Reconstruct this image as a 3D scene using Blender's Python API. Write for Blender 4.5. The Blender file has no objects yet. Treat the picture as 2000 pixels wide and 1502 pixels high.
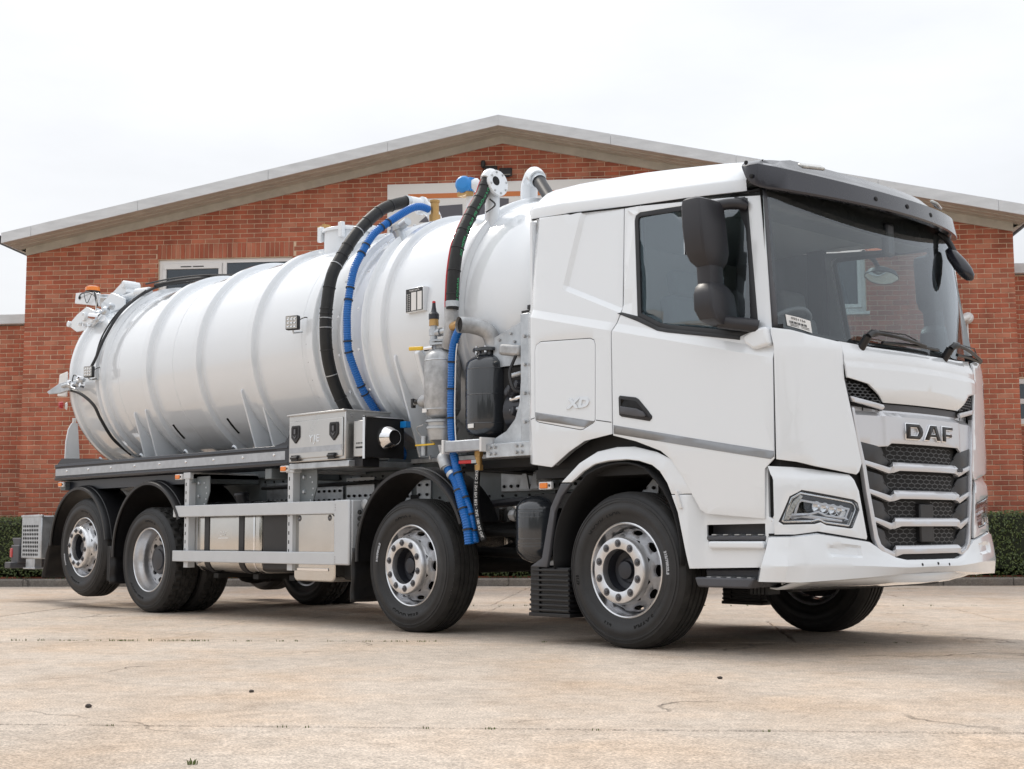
import bpy, bmesh, math, random
from mathutils import Vector, Matrix
random.seed(7)
R = math.radians
S = bpy.context.scene
COL = S.collection

# ------------------------------------------------------------------ camera
def cam_axes(yaw, pitch, roll):
    f = Vector((math.cos(pitch)*math.cos(yaw), math.cos(pitch)*math.sin(yaw), math.sin(pitch)))
    r = Vector((math.sin(yaw), -math.cos(yaw), 0)); u = r.cross(f)
    return r*math.cos(roll)+u*math.sin(roll), -r*math.sin(roll)+u*math.cos(roll), f
cd = bpy.data.cameras.new('camera'); cam = bpy.data.objects.new('camera', cd); COL.objects.link(cam)
cr, cu, cf = cam_axes(R(136.4326), R(6.07635), R(-0.27728))
m = Matrix((cr, cu, -cf)).transposed().to_4x4(); m.translation = Vector((5.96681, -7.86022, 0.735465))
cam.matrix_world = m
cd.sensor_width = 36; cd.lens = 48.847; cd.clip_start = 0.05; cd.clip_end = 3000
S.camera = cam

# ------------------------------------------------------------------ sky and sun: thin bright overcast, hazy sun behind the truck
SUN_EL, SUN_TRAVEL = R(47), Vector((0.93, -0.12, 0)).normalized()
w = bpy.data.worlds.new('World'); S.world = w; w.use_nodes = True
nt = w.node_tree; nt.nodes.clear()
N = nt.nodes.new; Lk = nt.links.new
out = N('ShaderNodeOutputWorld'); bg = N('ShaderNodeBackground'); bg.inputs['Strength'].default_value = 0.1
sky = N('ShaderNodeTexSky'); sky.sky_type = 'NISHITA'; sky.sun_disc = False
sky.sun_elevation = SUN_EL; sky.sun_rotation = math.atan2(-SUN_TRAVEL.x, -SUN_TRAVEL.y)
sky.air_density = 1.0; sky.dust_density = 3.0
tc = N('ShaderNodeTexCoord'); sep = N('ShaderNodeSeparateXYZ'); Lk(tc.outputs['Generated'], sep.inputs[0])
# overcast cloud deck: luminance rises from horizon to zenith (CIE overcast law), broken softly by noise
el = N('ShaderNodeMath'); el.operation = 'MAXIMUM'; Lk(sep.outputs['Z'], el.inputs[0]); el.inputs[1].default_value = 0
lum = N('ShaderNodeMath'); lum.operation = 'MULTIPLY_ADD'; Lk(el.outputs[0], lum.inputs[0]); lum.inputs[1].default_value = 0.72; lum.inputs[2].default_value = 0.66
mp = N('ShaderNodeMapping'); mp.inputs['Scale'].default_value = (1.6, 1.6, 5.0); Lk(tc.outputs['Generated'], mp.inputs['Vector'])
nz = N('ShaderNodeTexNoise'); nz.inputs['Scale'].default_value = 1.7; nz.inputs['Detail'].default_value = 7; nz.inputs['Roughness'].default_value = .55
Lk(mp.outputs[0], nz.inputs['Vector'])
cl = N('ShaderNodeMapRange'); cl.inputs['From Min'].default_value = .3; cl.inputs['From Max'].default_value = .7
cl.inputs['To Min'].default_value = .92; cl.inputs['To Max'].default_value = 1.08; Lk(nz.outputs['Fac'], cl.inputs['Value'])
mu = N('ShaderNodeMath'); mu.operation = 'MULTIPLY'; Lk(lum.outputs[0], mu.inputs[0]); Lk(cl.outputs[0], mu.inputs[1])
mu2 = N('ShaderNodeMath'); mu2.operation = 'MULTIPLY'; Lk(mu.outputs[0], mu2.inputs[0]); mu2.inputs[1].default_value = 9.6
cc = N('ShaderNodeCombineXYZ')
for i, k in enumerate((0.976, 0.995, 1.026)):
    q = N('ShaderNodeMath'); q.operation = 'MULTIPLY'; Lk(mu2.outputs[0], q.inputs[0]); q.inputs[1].default_value = k; Lk(q.outputs[0], cc.inputs[i])
mx = N('ShaderNodeMixRGB'); mx.inputs['Fac'].default_value = .9; Lk(sky.outputs[0], mx.inputs[1]); Lk(cc.outputs[0], mx.inputs[2])
Lk(mx.outputs[0], bg.inputs['Color']); Lk(bg.outputs[0], out.inputs[0])

sd = bpy.data.lights.new('sun', 'SUN'); sd.energy = 1.5; sd.angle = R(10); sd.color = (1, .93, .84)
sun = bpy.data.objects.new('sun', sd); COL.objects.link(sun)
dirv = Vector((SUN_TRAVEL.x*math.cos(SUN_EL), SUN_TRAVEL.y*math.cos(SUN_EL), -math.sin(SUN_EL)))
sun.rotation_euler = dirv.to_track_quat('-Z', 'Y').to_euler(); sun.location = (-20, 5, 30)

S.view_settings.view_transform = 'Standard'; S.view_settings.look = 'None'
S.view_settings.gamma = 1; S.view_settings.use_curve_mapping = False
S.view_settings.exposure = 0.28
S.render.engine = 'CYCLES'

# ------------------------------------------------------------------ materials
MATS = {}
def mat(name, col, rough=.5, metal=0., spec=.5, coat=0., var=0., vscale=6., bump=0., bscale=200., detail=4, stretch=None, rvar=0.):
    m = bpy.data.materials.new(name); m.use_nodes = True; t = m.node_tree; b = t.nodes['Principled BSDF']
    b.inputs['Base Color'].default_value = (*col, 1); b.inputs['Roughness'].default_value = rough
    b.inputs['Metallic'].default_value = metal; b.inputs['Specular IOR Level'].default_value = spec
    b.inputs['Coat Weight'].default_value = coat; b.inputs['Coat Roughness'].default_value = .04
    co = t.nodes.new('ShaderNodeTexCoord'); src = co.outputs['Object']
    if stretch:
        mp = t.nodes.new('ShaderNodeMapping'); mp.inputs['Scale'].default_value = stretch; t.links.new(src, mp.inputs['Vector']); src = mp.outputs[0]
    if var or rvar:
        n = t.nodes.new('ShaderNodeTexNoise'); n.inputs['Scale'].default_value = vscale; n.inputs['Detail'].default_value = detail; n.inputs['Roughness'].default_value = .6
        t.links.new(src, n.inputs['Vector'])
        if var:
            r = t.nodes.new('ShaderNodeValToRGB')
            r.color_ramp.elements[0].position = .3; r.color_ramp.elements[1].position = .7
            r.color_ramp.elements[0].color = (*[max(0, c*(1-var)) for c in col], 1); r.color_ramp.elements[1].color = (*[min(1, c*(1+var)) for c in col], 1)
            t.links.new(n.outputs['Fac'], r.inputs[0]); t.links.new(r.outputs[0], b.inputs['Base Color'])
        if rvar:
            q = t.nodes.new('ShaderNodeMapRange'); q.inputs['From Min'].default_value = .3; q.inputs['From Max'].default_value = .7
            q.inputs['To Min'].default_value = rough-rvar; q.inputs['To Max'].default_value = rough+rvar
            t.links.new(n.outputs['Fac'], q.inputs['Value']); t.links.new(q.outputs[0], b.inputs['Roughness'])
    if bump:
        n2 = t.nodes.new('ShaderNodeTexNoise'); n2.inputs['Scale'].default_value = bscale; n2.inputs['Detail'].default_value = 3
        t.links.new(src, n2.inputs['Vector'])
        bp = t.nodes.new('ShaderNodeBump'); bp.inputs['Strength'].default_value = bump; bp.inputs['Distance'].default_value = .01
        t.links.new(n2.outputs['Fac'], bp.inputs['Height']); t.links.new(bp.outputs[0], b.inputs['Normal'])
    MATS[name] = m; return m
mat('white_paint', (.755, .79, .825), .18, coat=1., rvar=.04, vscale=3)
mat('tank_paint', (.755, .79, .825), .14, coat=1., rvar=.06, vscale=2.5, bump=.012, bscale=5)
mat('black_plastic', (.013, .0135, .016), .45, bump=.08, bscale=400)
mat('visor_plastic', (.020, .021, .030), .26, coat=.35, rvar=.06, vscale=5)
mat('mirror_plastic', (.02, .0195, .024), .42, bump=.05, bscale=500)
mat('grey_plastic', (.07, .072, .082), .5, bump=.06, bscale=300, var=.12, vscale=4)
mat('mud_plastic', (.011, .011, .0125), .4, bump=.1, bscale=60, var=.25, vscale=5)
mat('rubber', (.018, .018, .019), .55, var=.25, vscale=9, bump=.05, bscale=120)
mat('tread', (.021, .020, .019), .85, var=.5, vscale=14, bump=.15, bscale=70)
mat('tyre_text', (.006, .006, .006), .9)
mat('gap', (.006, .006, .007), .8)
mat('silver_wheel', (.68, .685, .70), .28, metal=.92, var=.08, vscale=30)
mat('wheel_steel', (.42, .42, .43), .42, metal=.7, var=.15, vscale=12)
mat('nut_steel', (.16, .16, .17), .4, metal=.8)
mat('hub_dark', (.03, .032, .04), .32, metal=.2)
mat('chassis', (.15, .17, .18), .5, var=.15, vscale=5)
mat('under', (.007, .0073, .008), .65, var=.4, vscale=5)
mat('tray', (.01, .013, .022), .38, coat=.2)
mat('reflective_tape', (.42, .44, .47), .35, metal=.25, var=.12, vscale=14)
mat('grey_stripe', (.26, .27, .285), .35, metal=.3, var=.08, vscale=8)
mat('galvanised', (.50, .53, .56), .38, metal=.7, var=.22, vscale=9, detail=6, rvar=.08)
mat('galv_dull', (.44, .45, .46), .5, metal=.55, var=.28, vscale=14, detail=8)
mat('guard_paint', (.56, .58, .60), .42, metal=.15, var=.04, vscale=4)
mat('stainless', (.58, .575, .565), .32, metal=.92, var=.05, vscale=4, rvar=.06)
mat('polished', (.62, .60, .57), .16, metal=1., var=.06, vscale=3, rvar=.05)
mat('chrome', (.82, .82, .83), .08, metal=1.)
mat('silver_trim', (.62, .63, .66), .3, metal=.55, coat=.3)
mat('blue_hose', (.003, .125, .44), .38)
mat('mesh_grey', (.075, .078, .083), .35, metal=.4)
mat('blade_plastic', (.03, .031, .035), .45)
mat('black_hose', (.009, .0095, .0095), .55, bump=.25, bscale=90, var=.3, vscale=12)
mat('green_print', (.05, .42, .17), .5)
mat('red_cable', (.5, .02, .03), .45)
mat('brass', (.50, .31, .12), .4, metal=.6, var=.15, vscale=15)
mat('yellow', (.75, .48, .02), .45)
mat('red', (.55, .03, .03), .45)
mat('blue_paint', (.01, .22, .60), .35, coat=.3)
mat('vessel_dark', (.028, .032, .038), .2, coat=.8)
mat('amber', (.85, .22, .01), .25, coat=.5)
mat('red_lens', (.45, .01, .015), .2, coat=.5)
mat('label_white', (.78, .78, .77), .5)
mat('ink', (.02, .02, .022), .5)
mat('lamp_lens', (.45, .45, .43), .2, var=.35, vscale=60, coat=.6)
mat('interior', (.14, .15, .16), .7, var=.1, vscale=4)
mat('interior_light', (.40, .41, .42), .75)
mat('mirror_glass', (.7, .73, .75), .03, metal=1.)
mat('white_plastic', (.72, .72, .72), .4)
mat('wipe_black', (.012, .012, .013), .4)
def glassmat(name, tint, refl=1.45):
    m = bpy.data.materials.new(name); m.use_nodes = True; t = m.node_tree; t.nodes.clear()
    o = t.nodes.new('ShaderNodeOutputMaterial'); mx = t.nodes.new('ShaderNodeMixShader'); tr = t.nodes.new('ShaderNodeBsdfTransparent'); g = t.nodes.new('ShaderNodeBsdfGlossy')
    ge = t.nodes.new('ShaderNodeNewGeometry'); dp = t.nodes.new('ShaderNodeVectorMath'); dp.operation = 'DOT_PRODUCT'; t.links.new(ge.outputs['Normal'], dp.inputs[0]); t.links.new(ge.outputs['Incoming'], dp.inputs[1])
    def mth(op, a, b):
        q = t.nodes.new('ShaderNodeMath'); q.operation = op
        for i, v in enumerate((a, b)):
            if isinstance(v, (int, float)): q.inputs[i].default_value = v
            elif v is not None: t.links.new(v, q.inputs[i])
        return q.outputs[0]
    ac = mth('ABSOLUTE', dp.outputs['Value'], None); pw = mth('POWER', mth('SUBTRACT', 1., ac), 5.); r0 = ((refl-1)/(refl+1))**2
    fr = t.nodes.new('ShaderNodeMath'); fr.operation = 'MULTIPLY_ADD'; t.links.new(pw, fr.inputs[0]); fr.inputs[1].default_value = 1-r0; fr.inputs[2].default_value = r0   # Schlick reflectance, same from both faces
    tr.inputs['Color'].default_value = (*tint, 1); g.inputs['Roughness'].default_value = .02; g.inputs['Color'].default_value = (.9, .95, 1, 1)
    t.links.new(fr.outputs[0], mx.inputs[0]); t.links.new(tr.outputs[0], mx.inputs[1]); t.links.new(g.outputs[0], mx.inputs[2]); t.links.new(mx.outputs[0], o.inputs[0])
    MATS[name] = m
glassmat('windscreen_glass', (.88, .94, .94), 1.95)
glassmat('side_glass', (.62, .70, .72), 2.1)
glassmat('clear_lens', (.93, .94, .95), 1.45)

# ------------------------------------------------------------------ mesh helpers
class MB:
    def __init__(s): s.v = []; s.f = []
    def add(s, vs, fs):
        o = len(s.v); s.v += [tuple(a) for a in vs]; s.f += [tuple(i+o for i in q) for q in fs]; return s
    def box(s, x0, x1, y0, y1, z0, z1):
        return s.add([(x0,y0,z0),(x1,y0,z0),(x1,y1,z0),(x0,y1,z0),(x0,y0,z1),(x1,y0,z1),(x1,y1,z1),(x0,y1,z1)],
                     [(0,3,2,1),(4,5,6,7),(0,1,5,4),(1,2,6,5),(2,3,7,6),(3,0,4,7)])
    def obox(s, c, size, M=None):
        M = M or Matrix(); a, b, d = [q/2 for q in size]
        vs = [Vector(c)+M.to_3x3() @ Vector((i*a, j*b, k*d)) for k in (-1, 1) for i, j in ((-1,-1),(1,-1),(1,1),(-1,1))]
        return s.add(vs, [(0,3,2,1),(4,5,6,7),(0,1,5,4),(1,2,6,5),(2,3,7,6),(3,0,4,7)])
    def prism(s, poly, axis, a, b):
        # poly: 2D points in the plane perpendicular to axis ('x': (y,z), 'y': (x,z), 'z': (x,y))
        def P(p, t): return {'x': (t, p[0], p[1]), 'y': (p[0], t, p[1]), 'z': (p[0], p[1], t)}[axis]
        n = len(poly); vs = [P(p, a) for p in poly]+[P(p, b) for p in poly]
        return s.add(vs, [tuple(range(n))[::-1], tuple(range(n, 2*n))]+[(i, (i+1) % n, n+(i+1) % n, n+i) for i in range(n)])
    def lathe(s, prof, o=(0,0,0), axis=(0,0,1), seg=32, a0=0, a1=360, closed=False):
        ax = Vector(axis).normalized(); t = Vector((1,0,0)) if abs(ax.x) < .9 else Vector((0,0,1))
        e1 = ax.cross(t).normalized(); e2 = ax.cross(e1); o = Vector(o); full = abs(a1-a0) >= 359.9
        n = seg if full else seg+1; base = len(s.v); k = len(prof)
        for i in range(n):
            an = R(a0+(a1-a0)*i/seg); d = e1*math.cos(an)+e2*math.sin(an)
            for r, h in prof: s.v.append(tuple(o+d*r+ax*h))
        for i in range(seg if full else seg):
            j = (i+1) % n
            for q in range(k if closed else k-1):
                q2 = (q+1) % k; s.f.append((base+i*k+q, base+i*k+q2, base+j*k+q2, base+j*k+q))
        return s
    def cyl(s, a, b, r, seg=16, r2=None, cap=True):
        a = Vector(a); b = Vector(b); h = (b-a).length; r2 = r if r2 is None else r2
        p = [(0,0),(r,0),(r2,h),(0,h)] if cap else [(r,0),(r2,h)]
        return s.lathe(p, a, b-a, seg)
    def tube(s, pts, r, seg=8, cap=True):
        pts = [Vector(p) for p in pts]; n = len(pts); base = len(s.v); prev = None
        for i, p in enumerate(pts):
            d = (pts[min(i+1, n-1)]-pts[max(i-1, 0)]).normalized()
            if prev is None: e = d.orthogonal().normalized()
            else: e = (prev-d*prev.dot(d)).normalized()
            prev = e; g = d.cross(e); rr = r[i] if isinstance(r, (list, tuple)) else r
            for k in range(seg):
                an = 2*math.pi*k/seg; s.v.append(tuple(p+(e*math.cos(an)+g*math.sin(an))*rr))
        for i in range(n-1):
            for k in range(seg):
                k2 = (k+1) % seg; s.f.append((base+i*seg+k, base+i*seg+k2, base+(i+1)*seg+k2, base+(i+1)*seg+k))
        if cap: s.f.append(tuple(base+k for k in range(seg))[::-1]); s.f.append(tuple(base+(n-1)*seg+k for k in range(seg)))
        return s
    def grid(s, rows):
        base = len(s.v); m = len(rows[0])
        for r in rows: s.v += [tuple(p) for p in r]
        for i in range(len(rows)-1):
            for j in range(m-1): s.f.append((base+i*m+j, base+i*m+j+1, base+(i+1)*m+j+1, base+(i+1)*m+j))
        return s
    def mirror_y(s):
        q = MB(); q.v = [(a, -b, c) for a, b, c in s.v]; q.f = [f[::-1] for f in s.f]; return q
    def build(s, name, material, parent=None, bevel=0., smooth=35, seg=2, fix=True, solid=0.):
        me = bpy.data.meshes.new(name); me.from_pydata(s.v, [], s.f); me.update()
        if fix:
            bm = bmesh.new(); bm.from_mesh(me); bmesh.ops.remove_doubles(bm, verts=bm.verts, dist=1e-5)
            bmesh.ops.recalc_face_normals(bm, faces=bm.faces); bm.to_mesh(me); bm.free()
        return mkobj(name, me, material, parent, bevel, smooth, seg, solid)
def mkobj(name, me, material, parent=None, bevel=0., smooth=35, seg=2, solid=0.):
    me.materials.append(MATS[material] if isinstance(material, str) else material)
    if smooth is not None and len(me.polygons):
        me.shade_smooth(); me.set_sharp_from_angle(angle=R(smooth))
    o = bpy.data.objects.new(name, me); COL.objects.link(o)
    if parent: o.parent = parent
    if solid:
        d = o.modifiers.new('solidify', 'SOLIDIFY'); d.thickness = solid; d.offset = -1
    if bevel:
        d = o.modifiers.new('bevel', 'BEVEL'); d.width = bevel; d.segments = seg; d.limit_method = 'ANGLE'; d.angle_limit = R(40); d.harden_normals = False
    return o
def copy_of(o, parent=None, name=None):
    c = o.copy(); COL.objects.link(c); c.parent = parent
    if name: c.name = name
    return c
def tag(o, label=None, cat=None, group=None, kind=None):
    for k, v in (('label', label), ('category', cat), ('group', group), ('kind', kind)):
        if v: o[k] = v
    return o
def empty(name, loc=(0,0,0), rz=0):
    o = bpy.data.objects.new(name, None); COL.objects.link(o); o.location = loc; o.rotation_euler = (0,0,rz); o.empty_display_size = .1; return o
def smooth_path(pts, n=6):
    pts = [Vector(p) for p in pts]; out = []
    for i in range(len(pts)-1):
        p0 = pts[max(i-1, 0)]; p1 = pts[i]; p2 = pts[i+1]; p3 = pts[min(i+2, len(pts)-1)]
        for k in range(n):
            t = k/n; out.append(.5*((2*p1)+(p2-p0)*t+(2*p0-5*p1+4*p2-p3)*t*t+(3*p1-p0-3*p2+p3)*t**3))
    out.append(pts[-1]); return out
def patch(outline, fn, holes=(), step=.09, cuts=()):
    # planar outline (u,v) with holes, cut on a grid and mapped by fn(u,v)->xyz : a curved sheet panel
    bm = bmesh.new(); edges = []
    for loop in [outline]+list(holes):
        vs = [bm.verts.new((p[0], p[1], 0)) for p in loop]
        edges += [bm.edges.new((vs[i], vs[(i+1) % len(vs)])) for i in range(len(vs))]
    bmesh.ops.triangle_fill(bm, use_beauty=True, use_dissolve=False, edges=edges, normal=(0,0,1))
    us = [p[0] for p in outline]; vs = [p[1] for p in outline]
    cl = []
    k = math.ceil(min(us)/step)
    while k*step < max(us): cl.append(((k*step, 0, 0), (1,0,0))); k += 1
    k = math.ceil(min(vs)/step)
    while k*step < max(vs): cl.append(((0, k*step, 0), (0,1,0))); k += 1
    for a, b in cuts:   # extra creases: a line through two points
        d = Vector((b[0]-a[0], b[1]-a[1], 0)); cl.append(((a[0], a[1], 0), (-d.y, d.x, 0)))
    for co, no in cl:
        bmesh.ops.bisect_plane(bm, geom=bm.verts[:]+bm.edges[:]+bm.faces[:], dist=1e-5, plane_co=co, plane_no=no)
    bmesh.ops.dissolve_limit(bm, angle_limit=0.0001, verts=bm.verts, edges=[e for e in bm.edges if False]) if False else None
    for v in bm.verts: v.co = Vector(fn(v.co.x, v.co.y))
    bmesh.ops.remove_doubles(bm, verts=bm.verts, dist=1e-5)
    return bm
def panel(name, outline, fn, material, parent=None, holes=(), step=.09, cuts=(), thick=.012, bevel=.004, outward=(0,0,0), smooth=28):
    bm = patch(outline, fn, holes, step, cuts)
    bmesh.ops.recalc_face_normals(bm, faces=bm.faces)
    # orient so that normals look along 'outward'
    s = sum((f.normal*f.calc_area() for f in bm.faces), Vector()); 
    if s.dot(Vector(outward)) < 0: bmesh.ops.reverse_faces(bm, faces=bm.faces)
    me = bpy.data.meshes.new(name); bm.to_mesh(me); bm.free()
    return mkobj(name, me, material, parent, bevel, smooth, 2, thick)
def text_mesh(s, size, extrude=0.002, spacing=1., bold=0., align='CENTER'):
    cu = bpy.data.curves.new('t', 'FONT'); cu.body = s; cu.size = size; cu.extrude = extrude; cu.space_character = spacing; cu.offset = bold
    cu.align_x = align; cu.align_y = 'CENTER'; cu.resolution_u = 3
    o = bpy.data.objects.new('t', cu); COL.objects.link(o); bpy.context.view_layer.update()
    me = bpy.data.meshes.new_from_object(o.evaluated_get(bpy.context.evaluated_depsgraph_get()))
    bpy.data.objects.remove(o); bpy.data.curves.remove(cu); me.materials.clear(); return me
def text(name, s, size, material, parent, fn, extrude=.002, spacing=1., bold=0., align='CENTER'):
    me = text_mesh(s, size, extrude, spacing, bold, align); me.name = name
    for v in me.vertices: v.co = Vector(fn(v.co.x, v.co.y, v.co.z))
    me.update(); return mkobj(name, me, material, parent, smooth=None)
# ================================================================== SITE: yard, kerb, hedge, building
FA = R(40.9); FO = Vector((-15.177, 1.577, 0))
FD = Vector((math.cos(FA), math.sin(FA), 0)); FN = Vector((FD.y, -FD.x, 0))      # along the facade / towards the yard
def F(u, v, z=0.): return FO+FD*u+FN*v+Vector((0, 0, z))

def concrete(name, col, slab=True):
    m = bpy.data.materials.new(name); m.use_nodes = True; t = m.node_tree; b = t.nodes['Principled BSDF']; N = t.nodes.new; L = t.links.new
    geo = N('ShaderNodeNewGeometry'); P = geo.outputs['Position']
    def noise(sc, det=5, ro=.6, dist=0.):
        n = N('ShaderNodeTexNoise'); n.inputs['Scale'].default_value = sc; n.inputs['Detail'].default_value = det; n.inputs['Roughness'].default_value = ro; n.inputs['Distortion'].default_value = dist; L(P, n.inputs['Vector']); return n.outputs['Fac']
    def ramp(f, p0, c0, p1, c1):
        r = N('ShaderNodeValToRGB'); e = r.color_ramp.elements; e[0].position = p0; e[1].position = p1; e[0].color = (*c0, 1); e[1].color = (*c1, 1); L(f, r.inputs[0]); return r.outputs[0]
    def mix(kind, f, a, c):
        x = N('ShaderNodeMixRGB'); x.blend_type = kind
        if isinstance(f, (int, float)): x.inputs[0].default_value = f
        else: L(f, x.inputs[0])
        L(a, x.inputs[1]); L(c, x.inputs[2]); return x.outputs[0]
    def g(v): return (v, v, v)
    base = ramp(noise(.55, 6, .62), .3, [c*.87 for c in col], .72, [c*1.09 for c in col])
    warm = ramp(noise(.9, 3), .42, (1, 1, 1), .72, (1.0, .90, .80))
    c = mix('MULTIPLY', 1., base, warm)
    patchy = ramp(noise(2.6, 6, .7, .6), .36, g(.80), .60, g(1.05)); c = mix('MULTIPLY', .5, c, patchy)
    grit = ramp(noise(95, 4, .75), .36, g(.50), .64, g(1.38)); c = mix('MULTIPLY', .8, c, grit)
    peb = N('ShaderNodeTexVoronoi'); peb.inputs['Scale'].default_value = 48; L(P, peb.inputs['Vector'])
    pc = ramp(peb.outputs['Distance'], .10, g(.55), .26, g(1.0)); c = mix('MULTIPLY', .5, c, pc)
    mid = ramp(noise(11, 6, .75, .4), .34, g(.72), .62, g(1.12)); c = mix('MULTIPLY', .7, c, mid)
    # oil and damp stains with their own shapes
    st = ramp(noise(.95, 5, .65, 1.2), .60, g(1.), .74, g(.55)); c = mix('MULTIPLY', .4, c, st)
    # hairline cracks
    wob = N('ShaderNodeTexNoise'); wob.inputs['Scale'].default_value = 1.6; wob.inputs['Detail'].default_value = 6; L(P, wob.inputs['Vector'])
    wm = N('ShaderNodeVectorMath'); wm.operation = 'MULTIPLY_ADD'; L(wob.outputs['Color'], wm.inputs[0]); wm.inputs[1].default_value = (.9, .9, .9); L(P, wm.inputs[2])
    vo = N('ShaderNodeTexVoronoi'); vo.feature = 'DISTANCE_TO_EDGE'; vo.inputs['Scale'].default_value = .27; L(wm.outputs[0], vo.inputs['Vector'])
    ck = ramp(vo.outputs['Distance'], .0004, g(0.), .0022, g(1.)); ckm = ramp(noise(.8, 2), .50, g(1.), .62, g(0.))
    ck2 = mix('LIGHTEN', 1., ck, ckm); cd_ = ramp(ck2, .1, g(.5), .9, g(1.)); c = mix('MULTIPLY', 1., c, cd_)
    L(c, b.inputs['Base Color']); b.inputs['Roughness'].default_value = .9; b.inputs['Specular IOR Level'].default_value = .25
    h1 = N('ShaderNodeMath'); h1.operation = 'MULTIPLY_ADD'; L(noise(45, 5, .7), h1.inputs[0]); h1.inputs[1].default_value = .6; L(noise(6, 4), h1.inputs[2])
    h2 = N('ShaderNodeMath'); h2.operation = 'MULTIPLY_ADD'; L(ck2, h2.inputs[0]); h2.inputs[1].default_value = .8; L(h1.outputs[0], h2.inputs[2])
    bp = N('ShaderNodeBump'); bp.inputs['Strength'].default_value = 1.; bp.inputs['Distance'].default_value = .016; L(h2.outputs[0], bp.inputs['Height']); L(bp.outputs[0], b.inputs['Normal'])
    MATS[name] = m
concrete('slab_concrete', (.60, .515, .435)); concrete('yard_concrete', (.52, .45, .385)); concrete('kerb_concrete', (.21, .19, .17))
mat('joint_soil', (.16, .125, .095), .95, var=.4, vscale=20)

g = MB(); g.add([(-700,-700,-.035),(700,-700,-.035),(700,700,-.035),(-700,700,-.035)], [(0,1,2,3)])
ground = tag(g.build('ground', 'yard_concrete', smooth=None, fix=False), kind='structure')
jb = MB(); q = [F(-26, 1.7, -.03), F(44, 1.7, -.03), F(44, 44, -.03), F(-26, 44, -.03)]
jb.add(q, [(0,3,2,1)]); jb.build('joint_bed', 'joint_soil', ground, smooth=None)
# concrete bays: rows parallel to the facade, each bay a slab with worn edges
SLW = [4.37, 4.37, 4.37, 8.9, 8.9, 8.9, 8.9, 8.9, 8.9]
rows = [(1.76, 6.85), (6.85, 9.25), (9.25, 11.5), (11.5, 15.65), (15.65, 20.1), (20.1, 24.6), (24.6, 29.2), (29.2, 33.8), (33.8, 38.5)]
offs = [8.2, 8.3, 6.4, 4.6, 5.2, 3.1, 6.0, 4.2, 6.1]
rs = random.Random(3)
for (v0, v1), o0, sw in zip(rows, offs, SLW):
    for k in range(-7, 9):
        u0 = o0+k*sw; u1 = u0+sw; gp = .006
        if u1 < -25 or u0 > 42: continue
        pts = []
        def edge(a, b, n):
            for i in range(n):
                t = i/n; p = (a[0]+(b[0]-a[0])*t, a[1]+(b[1]-a[1])*t); j = .008 if 0 < i else .0
                pts.append((p[0]+rs.uniform(-j, j), p[1]+rs.uniform(-j, j)))
        c = [(u0+gp, v0+gp), (u1-gp, v0+gp), (u1-gp, v1-gp), (u0+gp, v1-gp)]
        nn = 22 if (v0 < 16 and 0 < u1 and u0 < 18) else 3
        for i in range(4): edge(c[i], c[(i+1) % 4], nn)
        dz = rs.uniform(-.0035, 0)
        top = [F(p[0], p[1], dz) for p in pts]; cu_, cv_ = (u0+u1)/2, (v0+v1)/2
        low = [F(p[0], p[1], dz-.028) for p in pts]; n = len(pts)
        top2 = [F(p[0]+.008*(1 if p[0] < cu_ else -1), p[1]+.008*(1 if p[1] < cv_ else -1), dz) for p in pts]
        top = [a-Vector((0,0,.006)) for a in top]
        s = MB(); s.add(top2+top+low, [tuple(range(n))]+[(i, n+i, n+(i+1) % n, (i+1) % n) for i in range(n)]+[(n+i, 2*n+i, 2*n+(i+1) % n, n+(i+1) % n) for i in range(n)])
        s.build('concrete_slab', 'slab_concrete', ground, smooth=None)
# kerb along the planting bed, in lengths
kerb = empty('kerb', FO, FA); tag(kerb, kind='structure')
for k in range(-8, 28):
    s = MB(); u0 = k*.915; s.prism([(-1.74, -.03), (-1.74, .085), (-1.72, .105), (-1.62, .105), (-1.62, -.03)], 'x', u0+.004, u0+.911)
    s.build('kerb_stone', 'kerb_concrete', kerb, bevel=.006)
bed = MB(); bed.add([F(-9, 0, .06), F(26, 0, .06), F(26, 1.63, .06), F(-9, 1.63, .06)], [(0,3,2,1)])
tag(bed.build('planting_bed', 'joint_soil', smooth=None), kind='structure')

# pebbles lying on the concrete
mat('stone_dark', (.06, .05, .045), .9, var=.4, vscale=20)
for (x, y, sz, lab) in ((4.02, -6.03, 0.02, 'small dark stone on concrete in the left foreground'),):
    pass
def pebble(u, v, sz, lab, seed):
    r = random.Random(seed); bm = bmesh.new(); bmesh.ops.create_icosphere(bm, subdivisions=2, radius=sz)
    for p in bm.verts: p.co = Vector((p.co.x*1.25, p.co.y, p.co.z*.7))*(1+r.uniform(-.18, .18))
    me = bpy.data.meshes.new('pebble'); bm.to_mesh(me); bm.free(); o = mkobj('pebble', me, 'stone_dark', smooth=60)
    o.location = F(u, v, sz*.5); o.rotation_euler = (0, 0, r.uniform(0, 6)); tag(o, lab, 'stone', 'loose stones on the yard')
pebble(7.95, 14.53, .010, 'small dark stone lying on bare concrete in front of the second wheel', 1)
pebble(7.41, 15.13, .013, 'larger dark stone on concrete at the lower left of the yard', 2)
pebble(10.15, 13.82, .011, 'small dark stone on the concrete in front of the front wheel', 3)

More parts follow.
